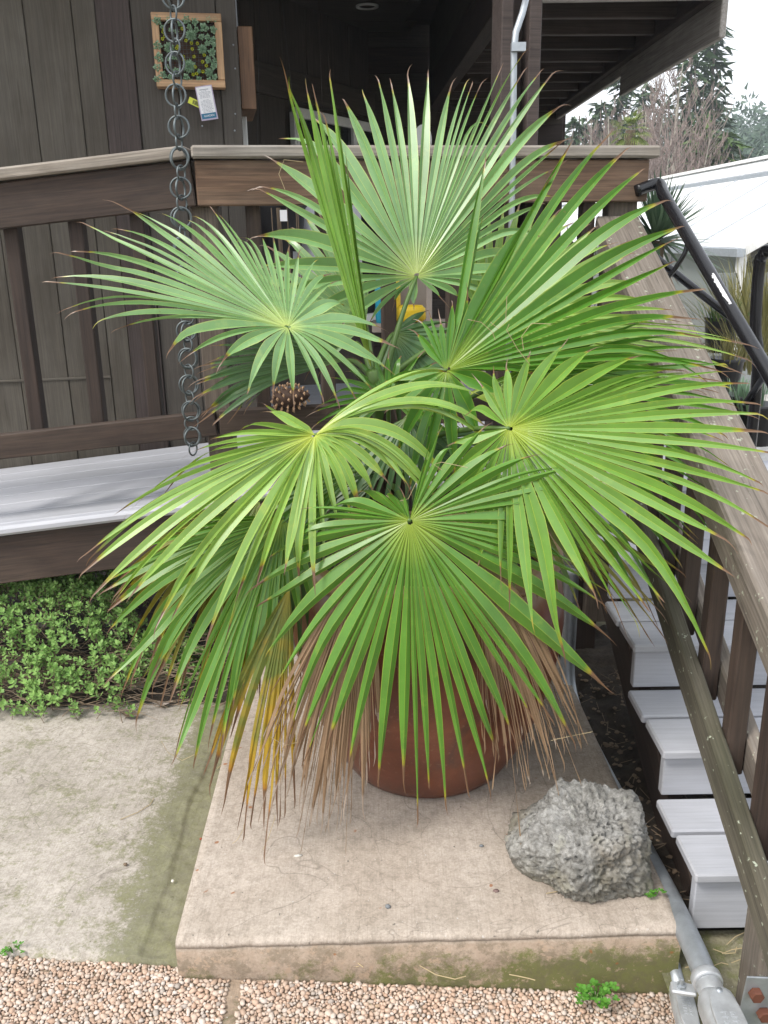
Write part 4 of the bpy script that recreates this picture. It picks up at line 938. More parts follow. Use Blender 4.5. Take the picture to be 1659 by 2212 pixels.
# ------------------------------------------------------------------ rock on the pad
rock_c = at(1240, 1876, z=0); rock_c = Vector((rock_c.x + .022, 1.915, 0))
bm = bmesh.new(); bmesh.ops.create_icosphere(bm, subdivisions=6, radius=1)
PL = [((.06, -.26, .96), .108), ((.38, -.90, .08), .142), ((-.70, -.68, .10), .150), ((.97, -.05, .18), .165), ((.1, 1, .25), .125), ((-.80, .25, .50), .150), ((.6, .3, .7), .185), ((0, 0, -1), .105), ((-.95, -.1, -.1), .188), ((.75, -.55, .35), .168), ((-.25, -.75, .6), .150), ((.3, -.9, -.35), .150), ((-.55, -.7, -.45), .155)]
PL = [(Vector(n_).normalized(), d_) for n_, d_ in PL]
for v in bm.verts:
    d = v.co.normalized(); k = 0
    for n_, d_ in PL:
        c = n_.dot(d)
        if c > .02: k += (c / d_) ** 24
    r = k ** (-1 / 24)
    nn = noise.fractal(d * 2.2 + Vector((3, 1, 7)), 1., 2., 4) * .010 + .012 * (noise.cell(d * 3.1 + Vector((2, 5, 1))) - .5) * .6 + noise.fractal(d * 9, .8, 2.1, 4) * .006
    pit = noise.noise(d * 21 + Vector((9, 9, 9))); pit2 = noise.noise(d * 38)
    nn -= .030 * max(0, pit - .28) * 2 + .016 * max(0, pit2 - .28) * 2
    nn += .009 * (1 - abs(noise.noise(d * 11)) * 2.2) + .004 * (1 - abs(noise.noise(d * 27)) * 2)
    p = d * (r + nn)
    if p.z < -.105: p.z = -.105
    v.co = p
for v in bm.verts:          # the pointed foot on the left side
    if v.co.x < -.10: v.co.x -= .035 * max(0, 1 - abs(v.co.z + .02) / .10) * min(1, (-.10 - v.co.x) / .06); 
me = bpy.data.meshes.new('m'); bm.to_mesh(me); bm.free()
me.polygons.foreach_set('use_smooth', [True] * len(me.polygons))
m, n, b = new_mat('pitted_grey_rock'); v = coords(n, (1, 1, 1), False); f = nz(n, v, 11, 8, .75); f2 = nz(n, v, 70, 6, .75)
c = ramp(n, f, [(.3, (.15, .145, .13)), (.5, (.27, .265, .25)), (.72, (.40, .395, .38))])
c = mixc(n, .8, c, ramp(n, f2, [(.32, (.35, .34, .32)), (.5, (.95, .95, .95)), (.68, (1.6, 1.6, 1.62))]), 'MULTIPLY')
ge = N(n, 'ShaderNodeNewGeometry'); sx = N(n, 'ShaderNodeSeparateXYZ'); tc = N(n, 'ShaderNodeTexCoord'); n.links.new(tc.outputs['Object'], sx.inputs[0])
low = N(n, 'ShaderNodeMapRange'); low.inputs[1].default_value = .06; low.inputs[2].default_value = -.10; n.links.new(sx.outputs[2], low.inputs[0])
mo = nz(n, v, 7, 5, .7); mm_ = N(n, 'ShaderNodeMath', operation='MULTIPLY'); n.links.new(low.outputs[0], mm_.inputs[0]); n.links.new(ramp(n, mo, [(.45, (0, 0, 0)), (.65, (.55,) * 3)]), mm_.inputs[1])
c = mixc(n, mm_.outputs[0], c, (.16, .15, .05)); lc = nz(n, v, 17, 4, .6); c = mixc(n, ramp(n, lc, [(.60, (0, 0, 0)), (.66, (.55,) * 3)]), c, (.42, .42, .37)); bc = nz(n, v, 4.5, 4, .6); c = mixc(n, ramp(n, bc, [(.52, (0, 0, 0)), (.66, (.5,) * 3)]), c, (.19, .155, .10))
c = mixc(n, low.outputs[0], c, mixc(n, .3, c, (.24, .22, .15)))
n.links.new(c, b.inputs['Base Color']); b.inputs['Roughness'].default_value = .9; b.inputs['Specular IOR Level'].default_value = .25; bump(n, b, f2, .9, .006)
me.materials.append(m)
ro = link('boulder', me, None, Matrix.Translation(rock_c + Vector((0, 0, .088))) @ Matrix.Rotation(R(-6), 4, 'Z') @ Matrix.Scale(.90, 4))
tag(ro, 'pitted grey rock sitting on the concrete pad right of the pot', 'rock')

# ------------------------------------------------------------------ small litter on the concrete
def blob(name, p, sx_, sy_, sz_, mat, label, cat, group=None, rz=0):
    mb = MB(); mb.v = [Vector((v.x * sx_, v.y * sy_, v.z * sz_)) * (1 + .15 * noise.noise(v * 2 + p * 9)) for v in ICO_V]; mb.f = list(ICO_F); mb.uv = [(0, 0)] * (3 * len(ICO_F))
    return tag(mb.build(name, mat, None, Matrix.Translation(p) @ Matrix.Rotation(rz, 4, 'Z'), True), label, cat, group)
M_stone = plain('bluish_pebble', (.16, .17, .18), .7); M_paleb = plain('pale_bit', (.6, .58, .52), .7); M_redb = plain('red_berry', (.30, .05, .015), .5); M_mauve = plain('mauve_spot', (.17, .11, .10), .8)
blob('pebble', at(838, 1958, z=.003), .008, .007, .006, M_stone, 'small dark blue-grey pebble lying near the pad front', 'pebble')
blob('pebble', at(1194, 1672, z=.003), .006, .006, .005, M_stone, 'small grey pebble on the pad nearer the pot', 'pebble')
blob('pebble', at(1040, 1827, z=.003), .007, .005, .004, M_stone, 'tiny grey pebble left of the rock tip', 'pebble')
blob('pale_chip', at(644, 1848, z=.002), .014, .006, .003, M_paleb, 'pale oval chip lying on the pad left of centre', 'chip', None, .2)
blob('pale_chip', at(373, 2013 - 110, z=-.075), .005, .006, .004, M_paleb, 'tiny white chip lying on the left slab', 'chip')
blob('dropping', at(271, 1867, z=-.074), .007, .006, .005, M_dry, 'small dark brown crumb on the left slab', 'crumb')
blob('berry', at(398, 1976, z=-.085), .006, .006, .005, M_redb, 'red-orange berry lying in the mossy gutter', 'berry')
blob('berry', at(434, 1812, z=-.085), .005, .004, .004, M_redb, 'small red berry farther up the mossy gutter', 'berry')
blob('seed', at(1072, 1924, z=.002), .009, .007, .0025, M_mauve, 'flat mauve-brown seed left of the rock foot', 'seed')
mb = MB(); jr = random.Random(8)
for (px, py, z) in ((260, 1770, -.078), (400, 2000, -.085), (390, 1700, -.085), (470, 1660, -.08), (905, 2085, -.095), (740, 2075, -.09), (560, 2070, -.09), (1180, 1930, .002), (395, 1990, -.08), (1560, 2060, -.12), (1580, 2080, -.12), (1540, 2050, -.12), (1600, 2120, -.12), (1570, 2040, -.12), (1480, 2090, -.12), (1530, 2100, -.11), (700, 2062, -.08), (620, 2066, -.08), (1100, 2105, -.1)):
    p = at(px, py, z=z + .003); a = jr.uniform(-.5, .5) + (1.2 if px < 500 else 0); L = jr.uniform(.05, .13); d = Vector((math.cos(a), math.sin(a), 0)); s = Vector((-d.y, d.x, 0)) * jr.uniform(-.02, .02)
    mb.tube([p, p + d * L * .4 + s, p + d * L * .8 + s, p + d * L], .0012, 5)
tag(mb.build('dry_needles', M_string, None), 'pale dry needles scattered over the concrete and paving', 'needles', kind='stuff')
for (px, py, lab) in ((330, 1525, 'curled tan fallen leaf at the edge of the shrub bed'), (260, 1545, 'dark brown fallen leaf under the shrub')):
    p = at(px, py, z=-.070); mb = MB(); k = 7
    for i in range(k):
        t = i / (k - 1); w = .014 * math.sin(math.pi * (t * .92 + .04)); z = .012 * abs(t - .5) * 2
        mb.v += [Vector((t * .075, -w, z + .004)), Vector((t * .075, 0, z)), Vector((t * .075, w, z + .005))]
    for i in range(k - 1):
        a = i * 3; mb.f += [(a, a + 3, a + 4, a + 1), (a + 1, a + 4, a + 5, a + 2)]; mb.uv += [(0, 0)] * 8
    tag(mb.build('fallen_leaf', M_beige if px > 300 else M_dry, None, Matrix.Translation(p) @ Matrix.Rotation(jr.uniform(-.3, .5), 4, 'Z')), lab, 'leaf')

mb = MB()
for i in range(420):
    x = jr.uniform(.70, .95) if jr.random() < .6 else jr.uniform(.70, 1.5); y = jr.uniform(1.86, 3.2); r = jr.uniform(.003, .010); n0 = len(mb.v)
    z = -.10 + .05 * noise.noise(Vector((x * 5, y * 5, 9))) + .03 * noise.noise(Vector((x * 17, y * 17, 9)))
    mb.v += [Vector((x + v.x * r * jr.uniform(.7, 1.5), y + v.y * r * jr.uniform(.7, 1.5), z + v.z * r * .6)) for v in ICO_V]; mb.f += [tuple(n0 + k for k in f) for f in ICO_F]; mb.uv += [(0, 0)] * 60
    if i % 3 == 0:
        a = jr.uniform(0, 3.1); d = Vector((math.cos(a), math.sin(a), jr.uniform(-.1, .2))) * jr.uniform(.02, .07); mb.tube([Vector((x, y, z + .01)), Vector((x, y, z + .012)) + d], .0012, 4, False)
tag(mb.build('soil_litter', M_dry, None), 'crumbs, bark bits and twigs on the dark soil under the stairs', 'litter', kind='stuff')

# ------------------------------------------------------------------ leafy plants
def leaf_quad(mb, p, d, up, L, w, curl=.15):
    """small pointed oval leaf of four faces"""
    d = d.normalized(); s = d.cross(up)
    s = s.normalized() if s.length > 1e-5 else Vector((1, 0, 0)); nn = s.cross(d)
    a = p; b_ = p + d * L * .35 + s * w; c_ = p + d * L * .35 - s * w; e = p + d * L * .72 + s * w * .95 + nn * L * curl * .4; f = p + d * L * .72 - s * w * .95 + nn * L * curl * .4; g_ = p + d * L + nn * L * curl
    n0 = len(mb.v); mb.v += [a, b_, c_, e, f, g_]
    mb.f += [(n0, n0 + 2, n0 + 1), (n0 + 1, n0 + 2, n0 + 4, n0 + 3), (n0 + 3, n0 + 4, n0 + 5)]; mb.uv += [(0, 0)] * 10
jr = random.Random(21)
def mound(x, y):
    cx = min(1, max(0, (x + 2.6) / .5)); rt = min(1, max(0, (-.74 - x) / .45)); fr = min(1, max(0, (y - 2.84) / .26))
    return -.05 + (.40 * rt ** .8 * cx) * fr ** .75 * (1 + .25 * noise.noise(Vector((x * 3.2, y * 3.2, 1)))) + .015
gc = MB(); gs = MB(); cov = []
for i in range(3800):
    x = jr.uniform(-2.3, -.72); y = 2.84 + .62 * jr.random() ** .8
    h = mound(x, y); z = h - abs(jr.gauss(0, .055)) + .06 * noise.noise(Vector((x * 6, y * 6, 3)))
    if z < -.05 or (noise.noise(Vector((x * 4, y * 4, z * 5))) < -.22 and z < .28): continue
    tipd = Vector((jr.gauss(0, .5), -.5 + jr.gauss(0, .4), .9)).normalized(); p = Vector((x, y, z))
    ll = jr.uniform(.011, .022)
    base = p - tipd * jr.uniform(.05, .10) + Vector((jr.gauss(0, .01), 0, 0))
    gs.tube([base, p], [.0016, .001], 4, False)
    a0 = jr.uniform(0, 6.28); s1 = tipd.orthogonal().normalized(); s2 = tipd.cross(s1)
    for lv in range(3):
        q = p - tipd * lv * .014
        for k in range(4 if lv == 0 else 3):
            a = a0 + k * 6.28 / (4 if lv == 0 else 3) + lv * .8; d = (s1 * math.cos(a) + s2 * math.sin(a)) + tipd * (.9 - .35 * lv)
            leaf_quad(gc, q, d, tipd, ll * jr.uniform(.7, 1.1) * (1 + .1 * lv), ll * .24, .1)
    
tag(gc.build('ground_cover', M_cover, None, None, True), 'low bright green leafy ground cover beside the ramp', 'ground cover', kind='stuff')
for i in range(900):
    x = jr.uniform(-2.3, -.62); y = 2.86 + .5 * jr.random(); z = -.06 + .16 * jr.random() ** 1.6 * min(1, (y - 2.84) / .15)
    a = jr.uniform(-.6, .6) + (3.14 if jr.random() < .5 else 0); L = jr.uniform(.05, .22); d = Vector((math.cos(a), math.sin(a) * .6, jr.uniform(-.25, .35)))
    p = Vector((x, y, z)); q = p + d * L; q.z = max(q.z, -.07)
    gs.tube([p, (p + q) / 2 + Vector((0, 0, jr.uniform(-.01, .03))), q], [.0018, .0014, .0008], 4, False)
tag(gs.build('dry_stems', M_dry, None), 'tangle of brown dry stems under the ground cover', 'stems', kind='stuff')
def clover(name, px, py, z, nst, spread, ll, label, cat='weed', y=None):
    p0 = at(px, py, y=y) if y else at(px, py, z=z); mb = MB(); ms = MB()
    for i in range(nst):
        a = jr.uniform(0, 6.28); r = spread * math.sqrt(jr.random()); q = p0 + Vector((math.cos(a) * r, math.sin(a) * r * .6 - .01, jr.uniform(.008, .05) * (1 - .5 * r / spread)))
        ms.tube([p0 + Vector((math.cos(a) * r * .15, math.sin(a) * r * .1, -.005)), (p0 + q) / 2 + Vector((0, 0, .012)), q], .0009, 4, False)
        for k in range(3):
            an = a + k * 2.09; leaf_quad(mb, q, Vector((math.cos(an), math.sin(an), .25)), Vector((0, 0, 1)), ll, ll * .42, .05)
    t = thing(name, label, cat, p0); mb.build('leaves', M_weed, t); ms.build('stems', M_weed, t); return t
clover('weed', 1290, 2150, -.150, 34, .055, .011, 'small bright green clover-like weed at the foot of the pad')
clover('weed', 1412, 1935, .0, 10, .022, .007, 'tiny moss-green sprout on the pad corner right of the rock')
clover('weed', 30, 2055, -.09, 10, .03, .007, 'tiny green sprouts in the slab joint at the lower left')

# ------------------------------------------------------------------ framed succulent planters
def wp(px, py, off=0): p = on_plane(px, py, B(0, WALL_W + off, 0), Wd); return (p - K).dot(U), p.z
u0, z1 = wp(325, 26, -.06); u1, _ = wp(477, 26, -.06); _, z0 = wp(325, 188, -.06)
pl = thing('wall_planter', 'square cedar framed planter of green succulents hung on the wall', 'planter', B((u0 + u1) / 2, WALL_W - .03, z0))
fw = .030; wy = WALL_W - .034
for (a, b_) in (((u0, z0 + fw / 2), (u1, z0 + fw / 2)), ((u0, z1 - fw / 2), (u1, z1 - fw / 2))):
    plank('frame_side', B(a[0], wy, a[1]), B(b_[0], wy, b_[1]), .066, fw, M_frame, pl, (0, 0, 1), .003)
for uu in (u0 + fw / 2, u1 - fw / 2):
    plank('frame_side', B(uu, wy + .0005, z0 + fw + .001), B(uu, wy + .0005, z1 - fw - .001), .066, fw, M_frame, pl, tuple(U), .003)
link('planter_soil', chamfer_mesh(u1 - u0 - 2 * fw, .02, z1 - z0 - 2 * fw, M_conedark), pl, Matrix.Translation(B((u0 + u1) / 2, WALL_W - .028, (z0 + z1) / 2)) @ Matrix.Rotation(PHI, 4, 'Z'))
mb = MB(); ng = 15
for i in range(1, ng):
    uu = u0 + fw + (u1 - u0 - 2 * fw) * i / ng; mb.tube([B(uu, WALL_W - .042, z0 + fw), B(uu, WALL_W - .042, z1 - fw)], .0008, 4, False)
    zz = z0 + fw + (z1 - z0 - 2 * fw) * i / ng; mb.tube([B(u0 + fw, WALL_W - .043, zz), B(u1 - fw, WALL_W - .043, zz)], .0008, 4, False)
mb.build('wire_mesh', M_chain, pl)
def rosette(rows, nper, tilt0, tilt1, lw, seed):
    mb = MB(); j2 = random.Random(seed); ga = 2.39996; k = 0; tot = rows * nper
    for i in range(tot):
        t = i / tot; an = i * ga + j2.uniform(-.1, .1); el = R(tilt0 + (tilt1 - tilt0) * t); L = .25 + .75 * t ** .8
        d = Vector((math.cos(an) * math.cos(el), math.sin(an) * math.cos(el), math.sin(el)))
        p = d * .08; s = Vector((-math.sin(an), math.cos(an), 0)); up = s.cross(d) * -1; w = lw * L * 1.0
        a, b_, c_, e, tp_ = p, p + d * L * .62 + s * w, p + d * L * .62 - s * w, p + d * L * .55 + up * w * .55 * -1, p + d * L
        f_ = p + d * L * .6 + up * w * .2
        n0 = len(mb.v); mb.v += [a, b_, c_, e, tp_, f_]
        for q in ((0, 1, 5), (0, 5, 2), (1, 4, 5), (5, 4, 2), (0, 3, 1), (0, 2, 3), (1, 3, 4), (3, 2, 4)): mb.f.append(tuple(n0 + x for x in q)); mb.uv += [(0, 0)] * 3
    return mb
ROS = [rosette(3, 7, 78, 12, .30, 1).mesh(M_succ, True), rosette(3, 6, 75, 18, .36, 2).mesh(M_succ, True)]
DENSE = rosette(6, 11, 80, -5, .16, 3).mesh(M_succ, True)
RED = rosette(3, 7, 78, 10, .28, 4).mesh(M_succred, True)
mbs = MB()
for k in range(9):
    an = k * 2.4; h = .25 + .09 * k; mbs.v
    leaf_quad(mbs, Vector((math.cos(an) * .15, math.sin(an) * .15, h)), Vector((math.cos(an), math.sin(an), .9)), Vector((0, 0, 1)), .7, .22, .1)
SED = mbs.mesh(M_sedum)
face = Matrix((U, Vector((0, 0, 1)), -Wd)).transposed().to_4x4()
SP = [(200, 255, 60), (340, 235, 45), (545, 240, 55), (645, 265, 50), (805, 235, 45), (880, 235, 38), (265, 330, 32), (365, 360, 35), (580, 330, 38), (755, 340, 60), (665, 360, 38), (865, 360, 48), (600, 425, 65, 1), (215, 430, 25), (725, 445, 40), (795, 445, 38), (860, 480, 45), (790, 520, 40), (205, 545, 60), (870, 540, 35), (340, 570, 60, 1), (735, 590, 55, 1), (845, 630, 55), (225, 690, 60), (410, 680, 40), (805, 715, 45), (880, 720, 35), (865, 790, 48), (580, 790, 75, 1), (205, 805, 50), (430, 850, 50), (270, 890, 50), (350, 920, 35), (545, 920, 45), (695, 850, 30), (810, 860, 50, 1), (690, 940, 38), (875, 920, 42), (205, 945, 50), (815, 950, 35), (600, 960, 25), (320, 700, 35), (315, 800, 35), (470, 290, 35), (430, 380, 28)]
pxm = (u1 - u0) / (477 - 325) * .18277
for i, s in enumerate(SP):
    uu, zz = wp(303.2 + s[0] * .18277, s[1] * .18277, -.05); dn = len(s) > 3
    o = link('succulent', DENSE if dn else ROS[i % 2], None, Matrix.Translation(B(uu, WALL_W - .060, zz)) @ face @ Matrix.Rotation(i * 1.3, 4, 'Z') @ Matrix.Scale(s[2] * pxm * 1.2, 4))
    DL = {12: 'round tightly packed rosette in the upper middle of the framed wall planter', 20: 'round tightly packed rosette behind the rain chain in the framed wall planter', 21: 'round tightly packed rosette right of the middle of the framed wall planter', 28: 'largest round tightly packed rosette, low in the middle of the framed wall planter', 35: 'round tightly packed rosette at the lower right of the framed wall planter'}
    tag(o, DL[i] if dn else 'small loose grey-green succulent rosette in the framed wall planter', 'succulent', 'tight rosettes in the wall planter' if dn else 'loose rosettes in the wall planter')
for i, (sx_, sy_) in enumerate([(270, 390), (290, 440), (265, 470), (280, 360), (495, 350), (430, 580), (540, 490), (675, 525), (615, 590), (510, 680), (515, 720), (755, 660), (635, 680), (650, 800), (780, 785), (740, 855), (625, 890), (735, 740), (440, 560), (605, 520), (665, 880)]):
    uu, zz = wp(303.2 + sx_ * .18277, sy_ * .18277, -.05)
    o = link('sedum_sprig', SED, None, Matrix.Translation(B(uu, WALL_W - .058, zz)) @ face @ Matrix.Rotation(i * 1.1, 4, 'Z') @ Matrix.Scale(34 * pxm, 4))
    tag(o, 'small yellow-green sedum sprig in the framed wall planter', 'succulent', 'yellow sedum in the wall planter')
# care card and price tag hanging from the frame
cu, cz_ = wp(446, 222, -.075)
card = thing('care_card', 'white printed care card with blue band hanging from the planter', 'card', B(cu, WALL_W - .075, cz_ - .07))
Mc = Matrix.Translation(B(cu, WALL_W - .078, cz_)) @ face @ Matrix.Rotation(R(8), 4, 'Z')
cw = (u1 - u0) / 152 * 33; chh = (u1 - u0) / 152 * 66
def slab_(name, x0, x1, y0, y1, z0_, z1_, mat, par): mb = MB(); mb.box(x0, x1, y0, y1, z0_, z1_); return mb.build(name, mat, par, Mc)
slab_('laminate', -cw / 2 - .004, cw / 2 + .005, -chh / 2 - .006, chh / 2 + .004, -.001, 0, M_purple, card)
slab_('card_face', -cw / 2, cw / 2, -chh / 2 + .022, chh / 2, .0002, .0010, M_cardw, card)
slab_('card_band', -cw / 2, cw / 2, -chh / 2, -chh / 2 + .0218, .0002, .0010, M_cardb, card)
mb = MB(); j3 = random.Random(4)
mb.box(-cw * .30, cw * .30, chh * .40, chh * .425, .0011, .0014)
for i in range(17):
    if i == 6: continue
    y = chh * (.36 - .041 * i); w = cw * (.42 - .1 * j3.random()) if i not in (0, 7) else cw * .2
    x = -w
    while x < w - .003:
        l = min(w - x, j3.uniform(.004, .012)); mb.box(x, x + l, y, y + .0018, .0011, .0013); x += l + .0018
mb.build('printed_lines', M_ink, card, Mc)
def text(name, s, size, mat, par, M, ext=.0002):
    c = bpy.data.curves.new('t', 'FONT'); c.body = s; c.size = size; c.extrude = ext; c.align_x = 'CENTER'; c.align_y = 'CENTER'
    o = bpy.data.objects.new('t', c); COL.objects.link(o); dg = bpy.context.evaluated_depsgraph_get(); me = bpy.data.meshes.new_from_object(o.evaluated_get(dg))
    bpy.data.objects.remove(o); me.materials.clear(); me.materials.append(mat); return link(name, me, par, M)
text('card_logo', 'GARDEN', .011, M_cardw, card, Mc @ Matrix.Translation((.001, -chh / 2 + .011, .0013)))
mb = MB(); a0 = B(cu - .004, WALL_W - .077, cz_ + chh * .44); a1 = B(cu - .012, WALL_W - .072, cz_ + chh * .52); a2 = B(cu - .012, WALL_W - .05, cz_ + chh * .75)
for s in (-.003, .003): mb.tube([a0, a1 + U * s, a2 + U * s * 2], .0016, 5)
mb.build('raffia_tie', M_string, card)
pu_, pz_ = wp(422, 222, -.07)
pt = thing('price_tag', 'yellow plastic price tag with barcode tucked behind the care card', 'tag', B(pu_, WALL_W - .07, pz_))
Mt = Matrix.Translation(B(pu_, WALL_W - .068, pz_)) @ face @ Matrix.Rotation(R(-24), 4, 'Z')
mb = MB(); mb.box(-.030, .036, -.013, .013, -.001, .0004); mb.build('tag_plate', M_tagy, pt, Mt)
mb = MB(); x = -.012
while x < .016: w = j3.choice((.0008, .0014, .002)); mb.box(x, x + w, -.009, .008, .0006, .0009); x += w + j3.choice((.0008, .0014))
mb.build('barcode', M_blackplastic, pt, Mt)
# second planter, on the return wall, seen from its side
zb = wp(540, 232, 0)[1]; ztp = wp(540, 50, 0)[1]
p2 = thing('wall_planter', 'cedar framed succulent planter seen edge-on at the wall corner', 'planter', B(UC + .03, WALL_W + .2, zb))
for w0, mt in ((WALL_W + .07, M_frame2), (WALL_W + .49, M_frame2)):
    plank('frame_side', B(UC + .036, w0, zb), B(UC + .036, w0, ztp), .026, .066, mt, p2, tuple(U), .003)
for zz in (zb + .014, ztp - .014):
    plank('frame_side', B(UC + .036, WALL_W + .085, zz), B(UC + .036, WALL_W + .476, zz), .066, .027, M_frame2, p2, (0, 0, 1), .003)
link('planter_soil', chamfer_mesh(.02, .38, ztp - zb - .06, M_conedark), p2, Matrix.Translation(B(UC + .04, WALL_W + .28, (zb + ztp) / 2)) @ Matrix.Rotation(PHI, 4, 'Z'))
face2 = Matrix((-Wd, Vector((0, 0, 1)), U)).transposed().to_4x4()
for i in range(34):
    ww = WALL_W + .10 + .36 * j3.random(); zz = zb + .03 + (ztp - zb - .06) * (i + .5) / 34
    o = link('succulent', (RED if i % 3 == 0 else ROS[i % 2]), None, Matrix.Translation(B(UC + .058, ww, zz)) @ face2 @ Matrix.Rotation(i, 4, 'Z') @ Matrix.Scale(j3.uniform(.022, .036), 4))
    tag(o, 'small reddish succulent rosette in the planter at the wall corner' if i % 3 == 0 else 'small green succulent rosette in the planter at the wall corner', 'succulent', 'reddish rosettes in the corner planter' if i % 3 == 0 else 'green rosettes in the corner planter')

# ------------------------------------------------------------------ things on the porch behind the balusters
cn = at(627, 872, y=3.09); cn.z = LRZ + .044 + .036
pcn = thing('pine_cone', 'large brown pine cone lying on the lower rail behind the leaves', 'pine cone', cn)
mb = MB(); mb.lathe([(.001, -.07), (.022, -.06), (.034, -.02), (.032, .02), (.016, .06), (.001, .075)], 16); Mcn = Matrix.Translation(cn) @ Matrix.Rotation(R(82), 4, 'Y') @ Matrix.Rotation(R(10), 4, 'X')
mb.build('core', M_conedark, pcn, Mcn, True)
mb = MB()
for i in range(64):
    t = i / 64; an = i * 2.39996; z = -.062 + .125 * t; r = .034 * math.sin(math.pi * (.12 + .8 * t)) + .006; d = Vector((math.cos(an), math.sin(an), -.1 + .5 * t)).normalized(); p = Vector((math.cos(an) * r, math.sin(an) * r, z)); s = Vector((-math.sin(an), math.cos(an), 0))
    up = s.cross(d); L = .014
    a, b_, c_, e, f_ = p - d * .004, p + d * L * .7 + s * .0075, p + d * L * .7 - s * .0075, p + d * L * 1.15, p + d * L * .7 + up * .006
    n0 = len(mb.v); mb.v += [a, b_, c_, e, f_, p + d * L * .6 - up * .004]
    for q in ((0, 1, 4), (0, 4, 2), (1, 3, 4), (4, 3, 2), (0, 5, 1), (0, 2, 5), (1, 5, 3), (5, 2, 3)): mb.f.append(tuple(n0 + x for x in q)); mb.uv += [(0, 0)] * 3
tag(mb.build('cone_scales', M_cone, pcn, Mcn), kind='stuff')
# hanging black planter with wispy stems
hp_ = at(608, 480, y=4.3)
hpl = thing('hanging_planter', 'black hanging planter with green foliage behind the balusters', 'planter', hp_)
mb = MB(); mb.lathe([(.001, -.13), (.085, -.13), (.115, .06), (.122, .065), (.122, .08), (.11, .08)], 24); mb.build('pot', M_blackplastic, hpl, Matrix.Translation(hp_), True)
mb = MB(); j4 = random.Random(9)
for i in range(160):
    p = hp_ + Vector((j4.gauss(0, .07), j4.gauss(0, .07), .08 + abs(j4.gauss(0, .06)))); leaf_quad(mb, p, Vector((j4.gauss(0, 1), j4.gauss(0, 1), .3)), Vector((0, 0, 1)), .035, .010)
mb.build('foliage', M_conif2, hpl)
mb = MB()
for i in range(10):
    p = hp_ + Vector((j4.uniform(-.06, .1), -.12, .06)); mb.tube([p, p + Vector((.005, -.01, -.3)), p + Vector((j4.uniform(-.03, .03), -.01, -.5 - .3 * j4.random()))], .0025, 4)
mb.build('hanging_stems', M_dry, hpl)
mb = MB(); mb.box(-.016, .016, -.001, .001, -.028, .02); mb.build('plant_label', M_cardw, hpl, Matrix.Translation(hp_ + Vector((.025, -.135, .03))))
for s in (-1, 1):
    mb = MB(); mb.tube([hp_ + Vector((s * .11, 0, .08)), Vector((hp_.x, hp_.y, CEIL - .02))], .0008, 4); mb.build('hanger', M_blackplastic, hpl)
# cloth banner
bn = at(705, 490, y=4.5); ban = thing('cloth_banner', 'white cloth banner with red top hanging in the porch', 'banner', bn)
def cloth(name, z0_, z1_, mat):
    mb = MB(); nx, nz_ = 18, 10
    for j in range(nz_):
        for i in range(nx): mb.v.append(Vector((-.17 + .34 * i / (nx - 1), .025 * math.sin(i * .9 + j * .15), z0_ + (z1_ - z0_) * j / (nz_ - 1))))
    for j in range(nz_ - 1):
        for i in range(nx - 1): a = j * nx + i; mb.f.append((a, a + 1, a + nx + 1, a + nx)); mb.uv += [(0, 0)] * 4
    return mb.build(name, mat, ban, Matrix.Translation(bn), True)
cloth('cloth', -.35, .14, M_whitef); cloth('red_top', .142, .24, plain('red_cloth', (.30, .05, .04), .7))
mb = MB(); mb.tube([bn + Vector((-.19, 0, .24)), bn + Vector((.19, 0, .24))], .008, 6); mb.tube([bn + Vector((0, 0, .24)), Vector((bn.x, bn.y, CEIL - .02))], .0008, 4); mb.build('banner_rod', M_dark, ban)
# beige shelf stand with coloured bundles
sh = at(865, 700, y=4.4); DKZ = DZ + .026
shelf = thing('shelf_stand', 'beige shelf stand on the porch behind the palm', 'shelf', Vector((sh.x, sh.y, DKZ)))
for dx in (-.07, .14, .30): plank('shelf_leg', (sh.x + dx, sh.y - .02, DKZ), (sh.x + dx, sh.y - .02, sh.z + .28), .028, .028, M_beige, shelf, (0, 1, 0))
plank('shelf_board', (sh.x - .14, sh.y + .12, sh.z - .02), (sh.x + .36, sh.y + .12, sh.z - .02), .25, .04, M_beige, shelf)
plank('shelf_board', (sh.x - .14, sh.y + .12, DKZ + .2), (sh.x + .36, sh.y + .12, DKZ + .2), .25, .03, M_beige, shelf)
link('shelf_back', chamfer_mesh(.22, .012, .26, M_beige), shelf, Matrix.Translation((sh.x + .05, sh.y + .24, sh.z + .14)))
def bundle(name, c, sx_, sy_, sz_, mat, label):
    bm = bmesh.new(); bmesh.ops.create_icosphere(bm, subdivisions=3, radius=1)
    for v in bm.verts:
        d = v.co; e = (abs(d.x) ** 4 + abs(d.y) ** 4 + abs(d.z) ** 4) ** -.25; v.co = Vector((d.x * e * sx_, d.y * e * sy_, d.z * e * sz_)) * (1 + .10 * noise.noise(d * 3) + .05 * noise.noise(d * 8))
    me = bpy.data.meshes.new('m'); bm.to_mesh(me); bm.free(); me.materials.append(mat); me.polygons.foreach_set('use_smooth', [True] * len(me.polygons))
    return tag(link(name, me, None, Matrix.Translation(c)), label, 'bag')
bundle('folded_bag', Vector((sh.x + .05, sh.y + .06, sh.z + .045)), .075, .05, .042, M_yellow, 'crumpled yellow bag on the beige shelf behind the palm')
bundle('folded_bag', Vector((sh.x - .025, sh.y + .10, sh.z + .11)), .028, .04, .11, M_yellow, 'upright yellow bundle on the beige shelf behind the palm')
bundle('folded_bag', Vector((sh.x - .095, sh.y + .10, sh.z + .10)), .028, .05, .12, M_teal, 'teal blue bag at the left end of the beige shelf')
pl_ = at(913, 303, y=5.2); mb = MB(); mb.lathe([(.001, -.006), (.05, -.006), (.05, .006), (.001, .006)], 24)
